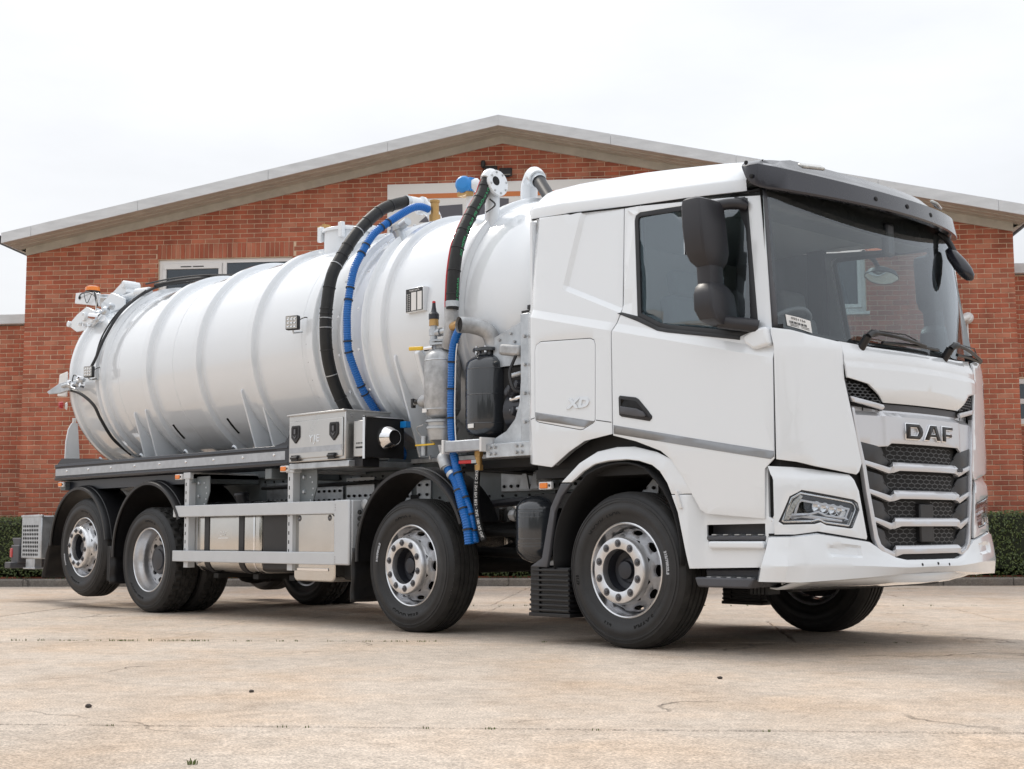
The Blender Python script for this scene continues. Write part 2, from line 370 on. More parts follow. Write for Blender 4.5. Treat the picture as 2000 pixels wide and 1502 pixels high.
# weeds in the joints (nobody could count the blades)
mat('weed', (.10, .13, .035), .7, var=.4, vscale=30)
wm_ = MB(); rw = random.Random(5)
def tuft(u, v, n, h):
    for i in range(n):
        a = rw.uniform(0, 6.28); l = h*rw.uniform(.4, 1.1); bu, bv = u+rw.gauss(0, .012), v+rw.gauss(0, .006); du, dv = math.cos(a)*l*.5, math.sin(a)*l*.5; wd = .0025
        p0 = F(bu-wd, bv, -.01); p1 = F(bu+wd, bv, -.01); p2 = F(bu+du*.5+wd*.7, bv+dv*.5, l*.7); p3 = F(bu+du*.5-wd*.7, bv+dv*.5, l*.7); p4 = F(bu+du, bv+dv, l*.95)
        wm_.add([p0, p1, p2, p3, p4], [(0,1,2,3), (3,2,4)])
for i in range(90): tuft(3.6+4.6*rw.random()**1.3+.25*math.sin(i), 11.5+rw.gauss(0, .008), 4, .010+.008*rw.random())
for i in range(14): tuft(rw.uniform(8.2, 16), 11.5+rw.gauss(0, .01), 4, .008)
for i in range(30): tuft(rw.uniform(7, 13), 6.85+rw.gauss(0, .01), 4, .014)
for u, h in ((8.33, .022),): tuft(u, 16.52+rw.uniform(-.03, .03), 12, h*.8)
for i in range(8): tuft(rw.uniform(7.6, 11), 15.66, 3, .007)
tag(wm_.build('joint_weeds', 'weed', smooth=None, fix=False), 'thin green weeds sprouting along the concrete joints', 'weeds', kind='stuff')

# ------------------------------------------------------------------ hedge
def leafmat(name, c0, c1):
    m = bpy.data.materials.new(name); m.use_nodes = True; t = m.node_tree; b = t.nodes['Principled BSDF']
    geo = t.nodes.new('ShaderNodeNewGeometry'); r = t.nodes.new('ShaderNodeValToRGB'); r.color_ramp.elements[0].color = (*c0, 1); r.color_ramp.elements[1].color = (*c1, 1)
    t.links.new(geo.outputs['Random Per Island'], r.inputs[0]); t.links.new(r.outputs[0], b.inputs['Base Color']); b.inputs['Roughness'].default_value = .5
    MATS[name] = m
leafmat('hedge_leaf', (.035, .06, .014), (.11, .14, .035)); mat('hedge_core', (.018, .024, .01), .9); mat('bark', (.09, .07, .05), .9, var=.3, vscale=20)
import numpy as np
hedge = empty('hedge', F(7.6, 1.05, .06), FA); tag(hedge, 'clipped green hedge along the foot of the brick wall', 'hedge')
def hedge_build():
    rg = np.random.default_rng(4)
    u0, u1, v0, v1, zt = -5., 20., .55, 1.52, 1.0
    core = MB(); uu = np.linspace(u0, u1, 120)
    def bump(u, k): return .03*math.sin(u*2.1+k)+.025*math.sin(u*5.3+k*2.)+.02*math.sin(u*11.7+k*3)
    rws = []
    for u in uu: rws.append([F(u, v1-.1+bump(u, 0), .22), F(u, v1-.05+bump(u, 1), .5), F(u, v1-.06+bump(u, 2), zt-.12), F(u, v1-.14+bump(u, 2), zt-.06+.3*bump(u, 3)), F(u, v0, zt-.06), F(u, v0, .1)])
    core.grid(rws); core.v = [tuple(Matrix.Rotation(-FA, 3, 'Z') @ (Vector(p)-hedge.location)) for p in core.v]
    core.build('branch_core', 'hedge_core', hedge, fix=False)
    n = 70000
    u = rg.uniform(u0, u1, n); kind = rg.random(n) < .58
    z = np.where(kind, .10+(zt-.10)*rg.random(n)**.9, zt-.05+rg.normal(0, .02, n)); d = np.abs(rg.normal(0, .035, n))
    bf = .03*np.sin(u*2.1)+.025*np.sin(u*5.3)+.02*np.sin(u*11.7)
    v = np.where(kind, v1+bf-d+.02*np.sin(z*9)-.10*(z < .25)*(.25-z)/.15, rg.uniform(v0, v1-.02, n)); z = z+np.where(kind, 0, .3*bf)
    z = np.where(rg.random(n) < .02, z+.05, z)
    sz = rg.uniform(.012, .024, n)
    nrm = np.stack([rg.normal(0, .6, n), np.where(kind, 1.0, .25)+rg.normal(0, .5, n), np.where(kind, .35, 1.)+rg.normal(0, .5, n)], 1)
    nrm /= np.linalg.norm(nrm, axis=1)[:, None]
    t = np.cross(nrm, rg.normal(0, 1, (n, 3))); t /= np.linalg.norm(t, axis=1)[:, None]; bt = np.cross(nrm, t)
    cen = np.stack([u-7.6, -(v-1.05), z-.06], 1)      # hedge-local axes: x along, y into the wall
    for a in (nrm, t, bt): a[:, 1] *= -1
    P = np.stack([cen-t*sz[:, None], cen-bt*sz[:, None]*.55+nrm*.003, cen+t*sz[:, None]*1.1, cen+bt*sz[:, None]*.55+nrm*.003], 1).reshape(-1, 3)
    me = bpy.data.meshes.new('foliage'); me.from_pydata(P.tolist(), [], np.arange(n*4).reshape(-1, 4).tolist()); me.update()
    o = mkobj('foliage', me, 'hedge_leaf', hedge, smooth=None); o['kind'] = 'stuff'
    st = MB()
    for k in range(60):
        uu_ = random.uniform(u0, u1)-7.6; st.tube([(uu_, random.uniform(-.35, .1), -.05), (uu_+random.uniform(-.1, .1), random.uniform(-.4, 0), .3)], .012, 5)
    o = st.build('stems', 'bark', hedge); o['kind'] = 'stuff'
hedge_build()

# ------------------------------------------------------------------ brick building
def brickmat(name, per_object):
    m = bpy.data.materials.new(name); m.use_nodes = True; t = m.node_tree; b = t.nodes['Principled BSDF']; N = t.nodes.new; L = t.links.new
    geo = N('ShaderNodeNewGeometry'); rnd = N('ShaderNodeObjectInfo').outputs['Random'] if per_object else geo.outputs['Random Per Island']
    r = N('ShaderNodeValToRGB'); e = r.color_ramp.elements; e[0].position = 0; e[1].position = 1
    e[0].color = (.34, .112, .072, 1); e[1].color = (.53, .18, .108, 1)
    for p, c in ((.2, (.43, .13, .078, 1)), (.4, (.48, .152, .088, 1)), (.6, (.36, .128, .082, 1)), (.78, (.46, .155, .096, 1)), (.9, (.50, .21, .135, 1))):
        x = e.new(p); x.color = c
    L(rnd, r.inputs[0])
    n = N('ShaderNodeTexNoise'); n.inputs['Scale'].default_value = 5; n.inputs['Detail'].default_value = 6; mp = N('ShaderNodeMapping'); mp.inputs['Scale'].default_value = (1, 1, .35); L(geo.outputs['Position'], mp.inputs[0]); L(mp.outputs[0], n.inputs['Vector'])
    r2 = N('ShaderNodeValToRGB'); r2.color_ramp.elements[0].position = .3; r2.color_ramp.elements[1].position = .72; r2.color_ramp.elements[0].color = (.72, .70, .70, 1); r2.color_ramp.elements[1].color = (1.12, 1.12, 1.12, 1); L(n.outputs['Fac'], r2.inputs[0])
    x = N('ShaderNodeMixRGB'); x.blend_type = 'MULTIPLY'; x.inputs[0].default_value = .9; L(r.outputs[0], x.inputs[1]); L(r2.outputs[0], x.inputs[2]); L(x.outputs[0], b.inputs['Base Color'])
    b.inputs['Roughness'].default_value = .88; b.inputs['Specular IOR Level'].default_value = .25
    n2 = N('ShaderNodeTexNoise'); n2.inputs['Scale'].default_value = 60; L(geo.outputs['Position'], n2.inputs['Vector']); bp = N('ShaderNodeBump'); bp.inputs['Strength'].default_value = .3; bp.inputs['Distance'].default_value = .01; L(n2.outputs['Fac'], bp.inputs['Height']); L(bp.outputs[0], b.inputs['Normal'])
    MATS[name] = m
brickmat('brick_mass', False); brickmat('brick_single', True)
mat('mortar', (.66, .50, .36), .95, var=.15, vscale=6, bump=.2, bscale=80)
mat('fascia_paint', (.62, .64, .66), .6, var=.10, vscale=5, bump=.05, bscale=40, stretch=(.6, 1, 2.5))
mat('soffit_paint', (.50, .47, .41), .8, var=.12, vscale=5)
mat('gutter_plastic', (.045, .047, .05), .4)
mat('roof_sheet', (.20, .20, .20), .8, var=.2, vscale=2)
mat('window_upvc', (.78, .78, .78), .4)
mat('room_dark', (.14, .15, .165), .7); mat('room_blind', (.62, .57, .44), .7)
glassmat('window_glass', (.62, .66, .70), 1.7)
_bm = {}
def brick_mesh(l, h):
    k = (round(l, 3), round(h, 3))
    if k not in _bm:
        s = MB(); c = .004
        s.add([(c, 0, c), (l-c, 0, c), (l-c, 0, h-c), (c, 0, h-c), (0, c, 0), (l, c, 0), (l, c, h), (0, c, h), (0, .02, 0), (l, .02, 0), (l, .02, h), (0, .02, h)],
              [(0,1,2,3), (0,4,5,1), (1,5,6,2), (2,6,7,3), (3,7,4,0), (4,8,9,5), (5,9,10,6), (6,10,11,7), (7,11,8,4)])
        me = bpy.data.meshes.new('brick'); me.from_pydata(s.v, [], s.f); me.update(); me.materials.append(MATS['brick_single']); _bm[k] = (me, s)
    return _bm[k]
def brickwork(parent, u0, u1, z0, topfn, openings, single, yface=0., off=0.):
    """stretcher bond on the plane y=yface (local); 'single' decides which bricks are objects of their own"""
    mass = MB(); B, H, J = .225, .075, .010; r = random.Random(11); row = 0; z = z0; cnt = 0
    while True:
        zb, zt_ = z, z+H-J
        if zt_ > max(topfn(u0), topfn(u1), topfn((u0+u1)/2)): break
        u = u0-(.1125 if row % 2 else 0.)-off
        while u < u1:
            a, b = max(u, u0), min(u+B-J, u1); u += B
            if b-a < .03: continue
            lim = min(topfn(a), topfn(b)); segs = [(a, b)]
            if topfn((a+b)/2) < zb+.02: continue
            for (p0, p1, q0, q1) in openings:
                if zb < q1-.02 and zt_ > q0+.02:
                    ns = []
                    for s0, s1 in segs:
                        if s1 <= p0 or s0 >= p1: ns.append((s0, s1))
                        else:
                            if s0 < p0-.03: ns.append((s0, p0-.004))
                            if s1 > p1+.03: ns.append((p1+.004, s1))
                    segs = ns
            for s0, s1 in segs:
                hh = min(zt_, max(lim, zb+.02)+.03)-zb
                if hh < .015: continue
                dy = r.uniform(-.002, .002)
                if single((s0+s1)/2, zb) and cnt < 300 and hh > .06:
                    me, _ = brick_mesh(s1-s0, hh); o = bpy.data.objects.new('brick', me); COL.objects.link(o); o.parent = parent; o.location = (s0, yface+dy, zb); cnt += 1
                else:
                    l, h = s1-s0, hh; c = .004; x, y, zz = s0, yface+dy, zb
                    mass.add([(x+c, y, zz+c), (x+l-c, y, zz+c), (x+l-c, y, zz+h-c), (x+c, y, zz+h-c), (x, y+c, zz), (x+l, y+c, zz), (x+l, y+c, zz+h), (x, y+c, zz+h), (x, y+.02, zz), (x+l, y+.02, zz), (x+l, y+.02, zz+h), (x, y+.02, zz+h)],
                             [(0,1,2,3), (0,4,5,1), (1,5,6,2), (2,6,7,3), (3,7,4,0), (4,8,9,5), (5,9,10,6), (6,10,11,7), (7,11,8,4)])
        z += H; row += 1
    o = mass.build('brickwork', 'brick_mass', parent, smooth=None, fix=False); o['kind'] = 'stuff'
W = 15.28; EAVE = 5.21; APEX = 6.80
def gable(u): return EAVE+(APEX-EAVE)*(1-abs(u-W/2)/(W/2))
bld = empty('brick_building', FO, FA)
tag(bld, 'long red brick building with a low pitched gable behind the truck', 'building')
WIN = [(2.17, 4.33, 4.0, 5.045), (10.95, 13.11, 4.0, 5.045)]
SOLD = [(a-.02, b+.02, d+.005, 5.287) for a, b, c, d in WIN]
brickwork(bld, 0, W, .04, gable, WIN+SOLD, lambda u, z: u > 13.75 and .9 < z < 5.2)
# backing wall with mortar face, openings cut
wall = MB(); D = .24
def wallbox(u0, u1, z0, z1): wall.box(u0, u1, .008, D, z0, z1)
us = [0.0]+[x for w_ in WIN for x in (w_[0], w_[1])]+[W]
wallbox(0, WIN[0][0], 0, EAVE); wallbox(WIN[0][1], WIN[1][0], 0, EAVE); wallbox(WIN[1][1], W, 0, EAVE)
for a, b, c, d in WIN: wallbox(a, b, 0, c); wallbox(a, b, d, EAVE)
wall.prism([(0, EAVE), (W, EAVE), (W/2, APEX+.02)], 'y', .008, D)
wall.build('wall', 'mortar', bld, smooth=None)
side = MB(); side.box(0, .24, D, 30, 0, EAVE); side.box(W-.24, W, D, 30, 0, EAVE); side.box(.24, W-.24, 29.8, 30, 0, EAVE); side.build('side_walls', 'brick_mass', bld, smooth=None)
# soldier courses
for a, b, c, d in WIN:
    k = int(round((b-a+.04)/.075)); pit = (b-a+.04)/k
    for i in range(k):
        me, _ = brick_mesh(pit-.009, .229); o = bpy.data.objects.new('soldier_brick', me); COL.objects.link(o); o.parent = bld; o.location = (a-.02+i*pit, random.uniform(-.002, .001), d+.008)
# roof: sheets, fascia boards in lengths, soffit, wall board, gutters
OV = .62; SL = math.atan2(APEX-EAVE, W/2)
def roofz(u): return gable(u)+.20
e0 = -.13
for sgn in (0, 1):
    def U(u): return u if not sgn else W-u
    rs_ = MB(); rs_.prism([(U(e0), roofz(e0)-.0), (U(W/2), roofz(W/2)), (U(W/2), roofz(W/2)-.05), (U(e0), roofz(e0)-.05)], 'y', -OV+.02, 30)
    rs_.build('roof', 'roof_sheet', bld, smooth=None)
    sf = MB(); sf.prism([(U(e0), gable(e0)+.085), (U(W/2), gable(W/2)+.085), (U(W/2), gable(W/2)+.065), (U(e0), gable(e0)+.065)], 'y', -OV+.03, 0.01)
    sf.build('soffit', 'soffit_paint', bld, smooth=None)
    for yy in (-.42, -.25):      # soffit batten joints
        bt = MB(); bt.prism([(U(e0), gable(e0)+.066), (U(W/2), gable(W/2)+.066), (U(W/2), gable(W/2)+.054), (U(e0), gable(e0)+.054)], 'y', yy, yy+.018); bt.build('soffit_batten', 'soffit_paint', bld, smooth=None)
    wb = MB(); wb.prism([(U(-.0), gable(0)+.07), (U(W/2), gable(W/2)+.07), (U(W/2), gable(W/2)-.055), (U(-.0), gable(0)-.055)], 'y', -.035, -.004); wb.build('wall_board', 'soffit_paint', bld, smooth=None)
    brk = [e0, .35, 2.05, 4.1, 5.95, W/2]
    for a, b in zip(brk[:-1], brk[1:]):
        g_ = .003 if b < W/2 else 0
        fb = MB(); fb.prism([(U(a), roofz(a)+.02), (U(b-g_), roofz(b-g_)+.02), (U(b-g_), roofz(b-g_)-.145), (U(a), roofz(a)-.145)], 'y', -OV-.012, -OV+.018); fb.build('fascia_board', 'fascia_paint', bld, bevel=.004)
    gt = MB(); gt.lathe([(.065, 0), (.065, 31), (.06, 31), (.06, 0)], (U(e0-.06), -OV+.0, roofz(e0)-.07), (0, 1, 0), 14, 0, 360, True); gt.build('gutter', 'gutter_plastic', bld)
    ef = MB(); ef.box(min(U(e0), U(e0+.02)), max(U(e0), U(e0+.02)), -OV+.02, 30, roofz(e0)-.14, roofz(e0)-.052); ef.build('eaves_fascia', 'fascia_paint', bld, smooth=None)
    es = MB(); es.prism([(U(e0+.02), roofz(e0)-.14), (U(.0), EAVE-.02), (U(.0), EAVE-.0), (U(e0+.02), roofz(e0)-.12)], 'y', -.02, 30); es.build('eaves_soffit', 'soffit_paint', bld, smooth=None)
# windows
for wi, (a, b, c, d) in enumerate(WIN):
    fr = MB(); y0, y1 = .045, .11; fw = .06
    fr.box(a, b, y0, y1, d-fw, d); fr.box(a, b, y0, y1, c, c+fw); fr.box(a, a+fw, y0, y1, c+fw, d-fw); fr.box(b-fw, b, y0, y1, c+fw, d-fw)
    mu_ = a+(b-a)*.49 if wi == 0 else b-(b-a)*.49
    fr.box(mu_-.035, mu_+.035, y0, y1, c+fw, d-fw)
    frame = fr.build('window', 'window_upvc', bld, bevel=.006)
    lo, hi = (a+fw, mu_-.035) if wi == 0 else (mu_+.035, b-fw)
    ss = MB(); t_ = .055; zA, zB = c+fw+.004, d-fw-.004; lo2, hi2 = lo+.004, hi-.004
    ss.box(lo2, hi2, y0-.02, y0+.04, zB-t_-.03, zB); ss.box(lo2, hi2, y0-.02, y0+.04, zA, zA+t_); ss.box(lo2, lo2+t_, y0-.02, y0+.04, zA+t_, zB-t_-.03); ss.box(hi2-t_, hi2, y0-.02, y0+.04, zA+t_, zB-t_-.03)
    ss.build('opening_sash', 'window_upvc', frame, bevel=.006)
    tv = MB(); cx = (lo2+hi2)/2
    for k in (-1, 1): tv.box(cx+k*.1-.085, cx+k*.1+.085, y0-.028, y0-.0195, zB-.06, zB-.045)
    tv.build('trickle_vent', 'gutter_plastic', frame)
    for p0, p1, q0, q1 in ((lo2+t_, hi2-t_, zA+t_, zB-t_-.03), ((mu_+.035, b-fw, c+fw, d-fw) if wi == 0 else (a+fw, mu_-.035, c+fw, d-fw))):
        pn = MB(); pn.box(p0, p1, y0+.02, y0+.03, q0, q1); pn.build('pane', 'window_glass', frame, smooth=None)
    sl = MB(); sl.box(a-.04, b+.04, -.05, .05, c-.05, c-.004); sl.build('sill', 'window_upvc', bld, bevel=.006)
    rm = MB(); rm.box(a-.3, b+.3, .9, .95, c-.6, d+.3); rm.box(a-.3, b+.3, .25, .9, d+.1, d+.12); rm.box(a-.3, b+.3, .25, .9, c-.2, c-.18); rm.build('room', 'room_dark', bld, smooth=None)
    if wi == 0:
        bl = MB(); bl.prism([(a+.58, d-.39), (a+.95, d-.39), (a+.95, d-.62), (a+.75, d-.55)], 'y', .3, .31); bl.build('blind', 'room_blind', bld, smooth=None)
# lower wings left and right, set back
def wing(name, u0, u1, ztop, yset, label, sel, win=None):
    w_ = empty(name, tuple(F(0, -yset)), FA); tag(w_, label, 'building')
    ops = [win] if win else []
    brickwork(w_, u0, u1, 0, lambda u: ztop, ops, sel, off=.07)
    bk = MB()
    if win:
        a, b, c, d = win; bk.box(u0, a, .008, .2, 0, ztop); bk.box(b, u1, .008, .2, 0, ztop); bk.box(a, b, .008, .2, 0, c); bk.box(a, b, .008, .2, d, ztop)
    else: bk.box(u0, u1, .008, .2, 0, ztop)
    bk.build('wall', 'mortar', w_, smooth=None)
    f_ = MB(); f_.box(u0-.0, u1, -.10, .25, ztop+.012, ztop+.17); f_.build('roof_edge', 'fascia_paint', w_, bevel=.01)
    rf = MB(); rf.box(u0, u1, .26, 12, ztop+.05, ztop+.1); rf.build('roof', 'roof_sheet', w_, smooth=None)
    if win:
        a, b, c, d = win; fr = MB(); fr.box(a, b, .02, .09, d-.08, d); fr.box(a, b, .02, .09, c, c+.08); fr.box(a, a+.08, .02, .09, c+.08, d-.08); fr.box(b-.08, b, .02, .09, c+.08, d-.08); fr.box(a+.08, b-.08, .02, .09, (c+d)/2-.04, (c+d)/2+.04)
        fo = fr.build('window', 'window_upvc', w_, bevel=.005); pn = MB(); pn.box(a+.08, b-.08, .05, .06, c+.08, d-.08); pn.build('pane', 'window_glass', fo, smooth=None)
        rm = MB(); rm.box(a-.2, b+.2, 1., 1.05, c-.3, d+.3); rm.build('room', 'room_dark', w_, smooth=None)
wing('brick_wing', -9, -.02, 4.12, .5, 'low red brick wing with a pale flat roof edge, left of the gable', lambda u, z: u > -.62 and z > .9)
wing('brick_wing', W+.02, W+9, 4.66, .9, 'low red brick wing with a flat roof edge, right of the gable', lambda u, z: u < W+.55 and z > .9, (W+.10, W+1.6, 2.35, 3.05))
# wall sign
sg = empty('wall_sign', tuple(F(7.64, .03, 5.5)), FA); tag(sg, 'white wall sign with an orange bar under the gable, partly hidden by the tank', 'sign')
p = MB(); p.box(-1.8, 1.8, -.03, .025, -.55, .635); p.build('board', 'label_white', sg, bevel=.004)
mat('sign_orange', (.62, .20, .06), .5); mat('sign_grey', (.11, .11, .13), .5)
p = MB(); p.box(-1.47, 1.47, -.036, -.031, .395, .47); p.build('orange_bar', 'sign_orange', sg, smooth=None)
for poly in ([(-1.3, .02), (-1.02, .27), (-.62, .29), (-.62, .02)], [(-.5, .02), (-.46, .40), (.1, .36), (.1, .02)], [(.3, .02), (.3, .28), (1.3, .28), (1.3, .02)]):
    p = MB(); p.prism(poly, 'y', -.036, -.031); p.build('emblem', 'sign_grey', sg, smooth=None)
# flood lights and the alarm box under the apex
mat('flood_black', (.02, .02, .021), .45); mat('flood_glass', (.42, .41, .36), .25, coat=.5)
def flood(u, z, label, tw):
    f_ = empty('flood_light', tuple(F(u, .02, z)), FA); tag(f_, label, 'flood light')
    b_ = MB(); b_.obox((0, -.1, 0), (.20, .06, .13), Matrix.Rotation(R(-20), 3, 'X')); b_.build('housing', 'flood_black', f_, bevel=.01)
    g_ = MB(); g_.obox((0, -.13, -.011), (.155, .01, .085), Matrix.Rotation(R(-20), 3, 'X')); g_.build('lens', 'flood_glass', f_)
    a_ = MB(); a_.box(-.03, .03, -.08, 0.018, -.02, .02); a_.box(-.05, .05, .0, .02, -.05, .05); a_.build('bracket', 'flood_black', f_)
flood(7.70, 6.26, 'black flood light with a pale lens below the gable apex', 0)
flood(7.47, 6.30, 'black flood light left of the pale-lensed one, mostly hidden by the hose flange', 0)
al = empty('wall_lamp', tuple(F(7.345, .02, 6.42)), FA); tag(al, 'small dark sensor with a cable on the brick below the apex', 'sensor')
p = MB(); p.lathe([(0, .05), (.03, .045), (.04, .01), (.035, -.05), (.02, -.07), (0, -.07)], (0, -.05, 0), (0, 0, 1), 14); p.build('body', 'flood_black', al)
p = MB(); p.tube([(0, -.04, -.06), (0, -.012, -.12), (.005, -.01, -.4)], .006, 6); p.box(-.02, .02, -.03, .018, -.02, .02); p.build('cable', 'flood_black', al)
# CCTV camera on a conduit
cc_ = empty('security_camera', tuple(F(14.56, .02, 3.86)), FA); tag(cc_, 'white bullet security camera on a thin wall conduit right of the cab', 'camera')
p = MB(); p.cyl((0, .015, 0), (0, -.035, 0), .085, 20); p.lathe([(.0, 0), (.085, 0), (.08, .05), (.05, .085), (0, .09)], (0, -.035, 0), (0, -1, 0), 20); p.build('mount', 'white_plastic', cc_)
p = MB(); p.cyl((.0, -.10, .01), (-.17, -.16, -.06), .045, 16, .05); p.build('barrel', 'white_plastic', cc_, bevel=.004)
p = MB(); p.cyl((-.165, -.158, -.058), (-.2, -.17, -.072), .046, 16); p.build('lens_hood', 'flood_black', cc_)
p = MB(); p.cyl((.0, -.01, -.07), (.02, -.01, -1.6), .013, 8); p.build('conduit', 'white_plastic', cc_)
for z in (-.55, -1.2): p = MB(); p.box(-.015, .05, -.03, .018, z-.012, z+.012); p.build('clip', 'white_plastic', cc_)
# ================================================================== TRUCK
truck = empty('tanker_truck', (0, 0, 0))
tag(truck, 'white four-axle vacuum tanker truck with ribbed tank and blue and black hoses', 'truck')
T = truck
AX = [0., -2.15, -6.06, -7.395]; HUBZ = [.493, .493, .493, .606]

# ------------------------------------------------------------------ wheels
def tyre_mesh(drive, flat):
    side_prof = [(.296, -.004), (.312, .010), (.335, .019), (.36, .027), (.362, .030), (.405, .035), (.408, .033), (.432, .030), (.434, .0335), (.441, .033), (.443, .028), (.452, .026), (.4535, .0295), (.460, .028), (.462, .022), (.475, .012), (.487, -.006)]
    inner = [(r, -.24-h) for r, h in side_prof][::-1]
    def clampz(v):
        if not flat: return v
        return [(x, y, max(z, -flat)) for x, y, z in v]
    a = MB(); a.lathe(side_prof, axis=(0, -1, 0), seg=96); a.lathe(inner, axis=(0, -1, 0), seg=96); a.v = clampz(a.v)
    b = MB(); hs = []
    seg = 208 if drive else 120
    prof = [(.487, -.006), (.497, -.022)]
    gro = [-.058, -.098, -.142, -.182] if not drive else [-.075, -.12, -.165]
    for g_ in gro: prof += [(.500, g_+.008), (.487, g_+.005), (.487, g_-.005), (.500, g_-.008)]
    prof += [(.497, -.218), (.487, -.234)]
    ax = []
    for i in range(seg):
        for r, h in prof:
            rr = r
            if drive:
                ph = (i+int(round(abs(h+.12)*90))) % 8
                if ph in (0, 1) and .49 < r: rr = r-.017
            else:
                if r > .49 and (h > -.03 or h < -.21) and i % 2: rr = r-.002
            an = 2*math.pi*i/seg; b.v.append((rr*math.cos(an), -h, rr*math.sin(an)))
    k = len(prof)
    for i in range(seg):
        j = (i+1) % seg
        for q_ in range(k-1): b.f.append((i*k+q_, i*k+q_+1, j*k+q_+1, j*k+q_))
    b.v = clampz(b.v)
    return a, b
def holed_cone(mb, n, r0, h0, r1, h1, aw, tw, tc=.5, m=20):
    """ring between (r0,h0) and (r1,h1) with n oval hand holes"""
    for s in range(n):
        c0 = 2*math.pi*s/n; half = math.pi/n; base = len(mb.v); inn = []; outp = []; dn = []
        for k in range(m):
            a = 2*math.pi*k/m; ca, sa = math.cos(a), math.sin(a); q_ = max(abs(ca), abs(sa)); outp.append((c0+half*ca/q_, .5+.5*sa/q_)); inn.append((c0+aw*ca, tc+tw*sa))
        for lst, dd in ((outp, 0), (inn, 0), (inn, -.018)):
            for an, t in lst:
                r = r0+(r1-r0)*t; h = h0+(h1-h0)*t+dd; mb.v.append((r*math.cos(an), -h, r*math.sin(an)))
        for k in range(m):
            k2 = (k+1) % m; mb.f.append((base+k, base+k2, base+m+k2, base+m+k)); mb.f.append((base+m+k, base+m+k2, base+2*m+k2, base+2*m+k))
def arc_text(wheel, s, rad, ang, size, h, material='tyre_text', flip=False, extrude=.0016, spacing=1.1):
    # text wrapped on the sidewall, seen from outside (local -Y); ang measured from +X (front) counter-clockwise as seen from outside
    def fn(x, y, z):
        if flip: a = R(ang)+x/rad; r = rad-y
        else: a = R(ang)-x/rad; r = rad+y
        return (r*math.cos(a), -h-z, r*math.sin(a))
    return text('sidewall_lettering', s, size, material, wheel, fn, extrude, spacing, bold=.002)
_wd = {}
def make_wheel(kind, x, y, z, far=False, flat=.4915, letters=None, rot=0.):
    key = (kind, bool(flat))
    if key not in _wd:
        d = {}
        ta, tb = tyre_mesh(kind == 'drive', flat); d['t'] = (ta, tb)
        rim = MB()
        rim.lathe([(.300, -.012), (.3055, -.004), (.305, .004), (.299, .008), (.292, .003), (.287, -.02), (.280, -.05), (.268, -.075), (.262, -.10), (.258, -.17), (.262, -.20), (.285, -.235), (.300, -.24)], axis=(0, -1, 0), seg=64)
        disc = MB()
        if kind == 'single':
            disc.lathe([(.262, -.10), (.268, -.085), (.266, -.065)], axis=(0, -1, 0), seg=64)
            holed_cone(disc, 10, .266, -.065, .222, .030, .155, .30, .42)
            disc.lathe([(.222, .030), (.216, .045), (.213, .062), (.206, .073), (.197, .076), (.142, .076), (.136, .072), (.133, .06), (.131, -.02)], axis=(0, -1, 0), seg=64)
        else:
            disc.lathe([(.258, -.17), (.262, -.150), (.252, -.140), (.236, -.142)], axis=(0, -1, 0), seg=64)
            holed_cone(disc, 10, .236, -.142, .168, -.170, .145, .33, .5)
            disc.lathe([(.168, -.170), (.14, -.172), (.138, -.19)], axis=(0, -1, 0), seg=64)
        d['rim'], d['disc'] = rim, disc
        hub = MB()
        if kind == 'single': hub.lathe([(.131, .02), (.128, .03), (.124, -.035), (.085, -.045), (.08, -.02), (.06, -.012), (.055, .012), (.03, .016), (0, .016)], axis=(0, -1, 0), seg=40)
        else: hub.lathe([(.14, -.19), (.136, -.11), (.13, -.10), (.10, -.098), (.095, -.085), (.04, -.08), (0, -.08)], axis=(0, -1, 0), seg=40)
        d['hub'] = hub
        br = MB(); br.lathe([(0, -.21), (.235, -.21), (.24, -.12 if kind == 'single' else -.2), (.14, -.12 if kind == 'single' else -.2)], axis=(0, -1, 0), seg=40); d['br'] = br
        nut = MB(); h0 = .0765 if kind == 'single' else -.171
        nut.lathe([(0, h0+.0005), (.0255, h0+.0005), (.026, h0-.001)], axis=(0, -1, 0), seg=20)
        nut.lathe([(.0155, h0), (.0145, h0+.012), (.012, h0+.014), (.008, h0+.014), (.0075, h0+.02), (0, h0+.02)], axis=(0, -1, 0), seg=6); d['nut'] = nut
        _wd[key] = d
    d = _wd[key]
    if 'mesh' not in d:
        r_ = d['rim'].build('wheel', 'silver_wheel', T); d['mesh'] = {}
        kids = [d['disc'].build('wheel_disc', 'silver_wheel' if kind == 'single' else 'wheel_steel', r_), d['t'][0].build('tyre', 'rubber', r_, smooth=50), d['t'][1].build('tread', 'tread', r_, smooth=30), d['hub'].build('hub', 'hub_dark', r_), d['br'].build('brake_drum', 'gap', r_)]
        d['root'] = r_; d['kids'] = kids; d['nutme'] = None; w_ = r_
    else:
        w_ = copy_of(d['root'], T)
        for k in d['kids']: copy_of(k, w_)
    w_.location = (x, y, z); w_.rotation_euler = (0, 0, math.pi if far else 0)
    if not far:
        for k in range(10):
            an = 2*math.pi*(k+.5)/10+rot; rr = .17 if kind == 'single' else .152
            if d.get('nutme') is None: o = d['nut'].build('wheel_nut', 'nut_steel', w_); d['nutme'] = o
            else: o = copy_of(d['nutme'], w_)
            o.location = (rr*math.cos(an), 0, rr*math.sin(an))
        for a in letters or []: arc_text(w_, *a)
    return w_
YF = -1.19
make_wheel('single', AX[0], YF, HUBZ[0], letters=[('GOOD YEAR', .376, 118, .052, .030), ('KMAX S', .376, -62, .05, .030, 'tyre_text', True), ('315/70R22.5', .372, 8, .026, .0335, 'reflective_tape'), ('112', .376, -112, .045, .030, 'tyre_text', True), ('4718', .40, 190, .03, .034)])
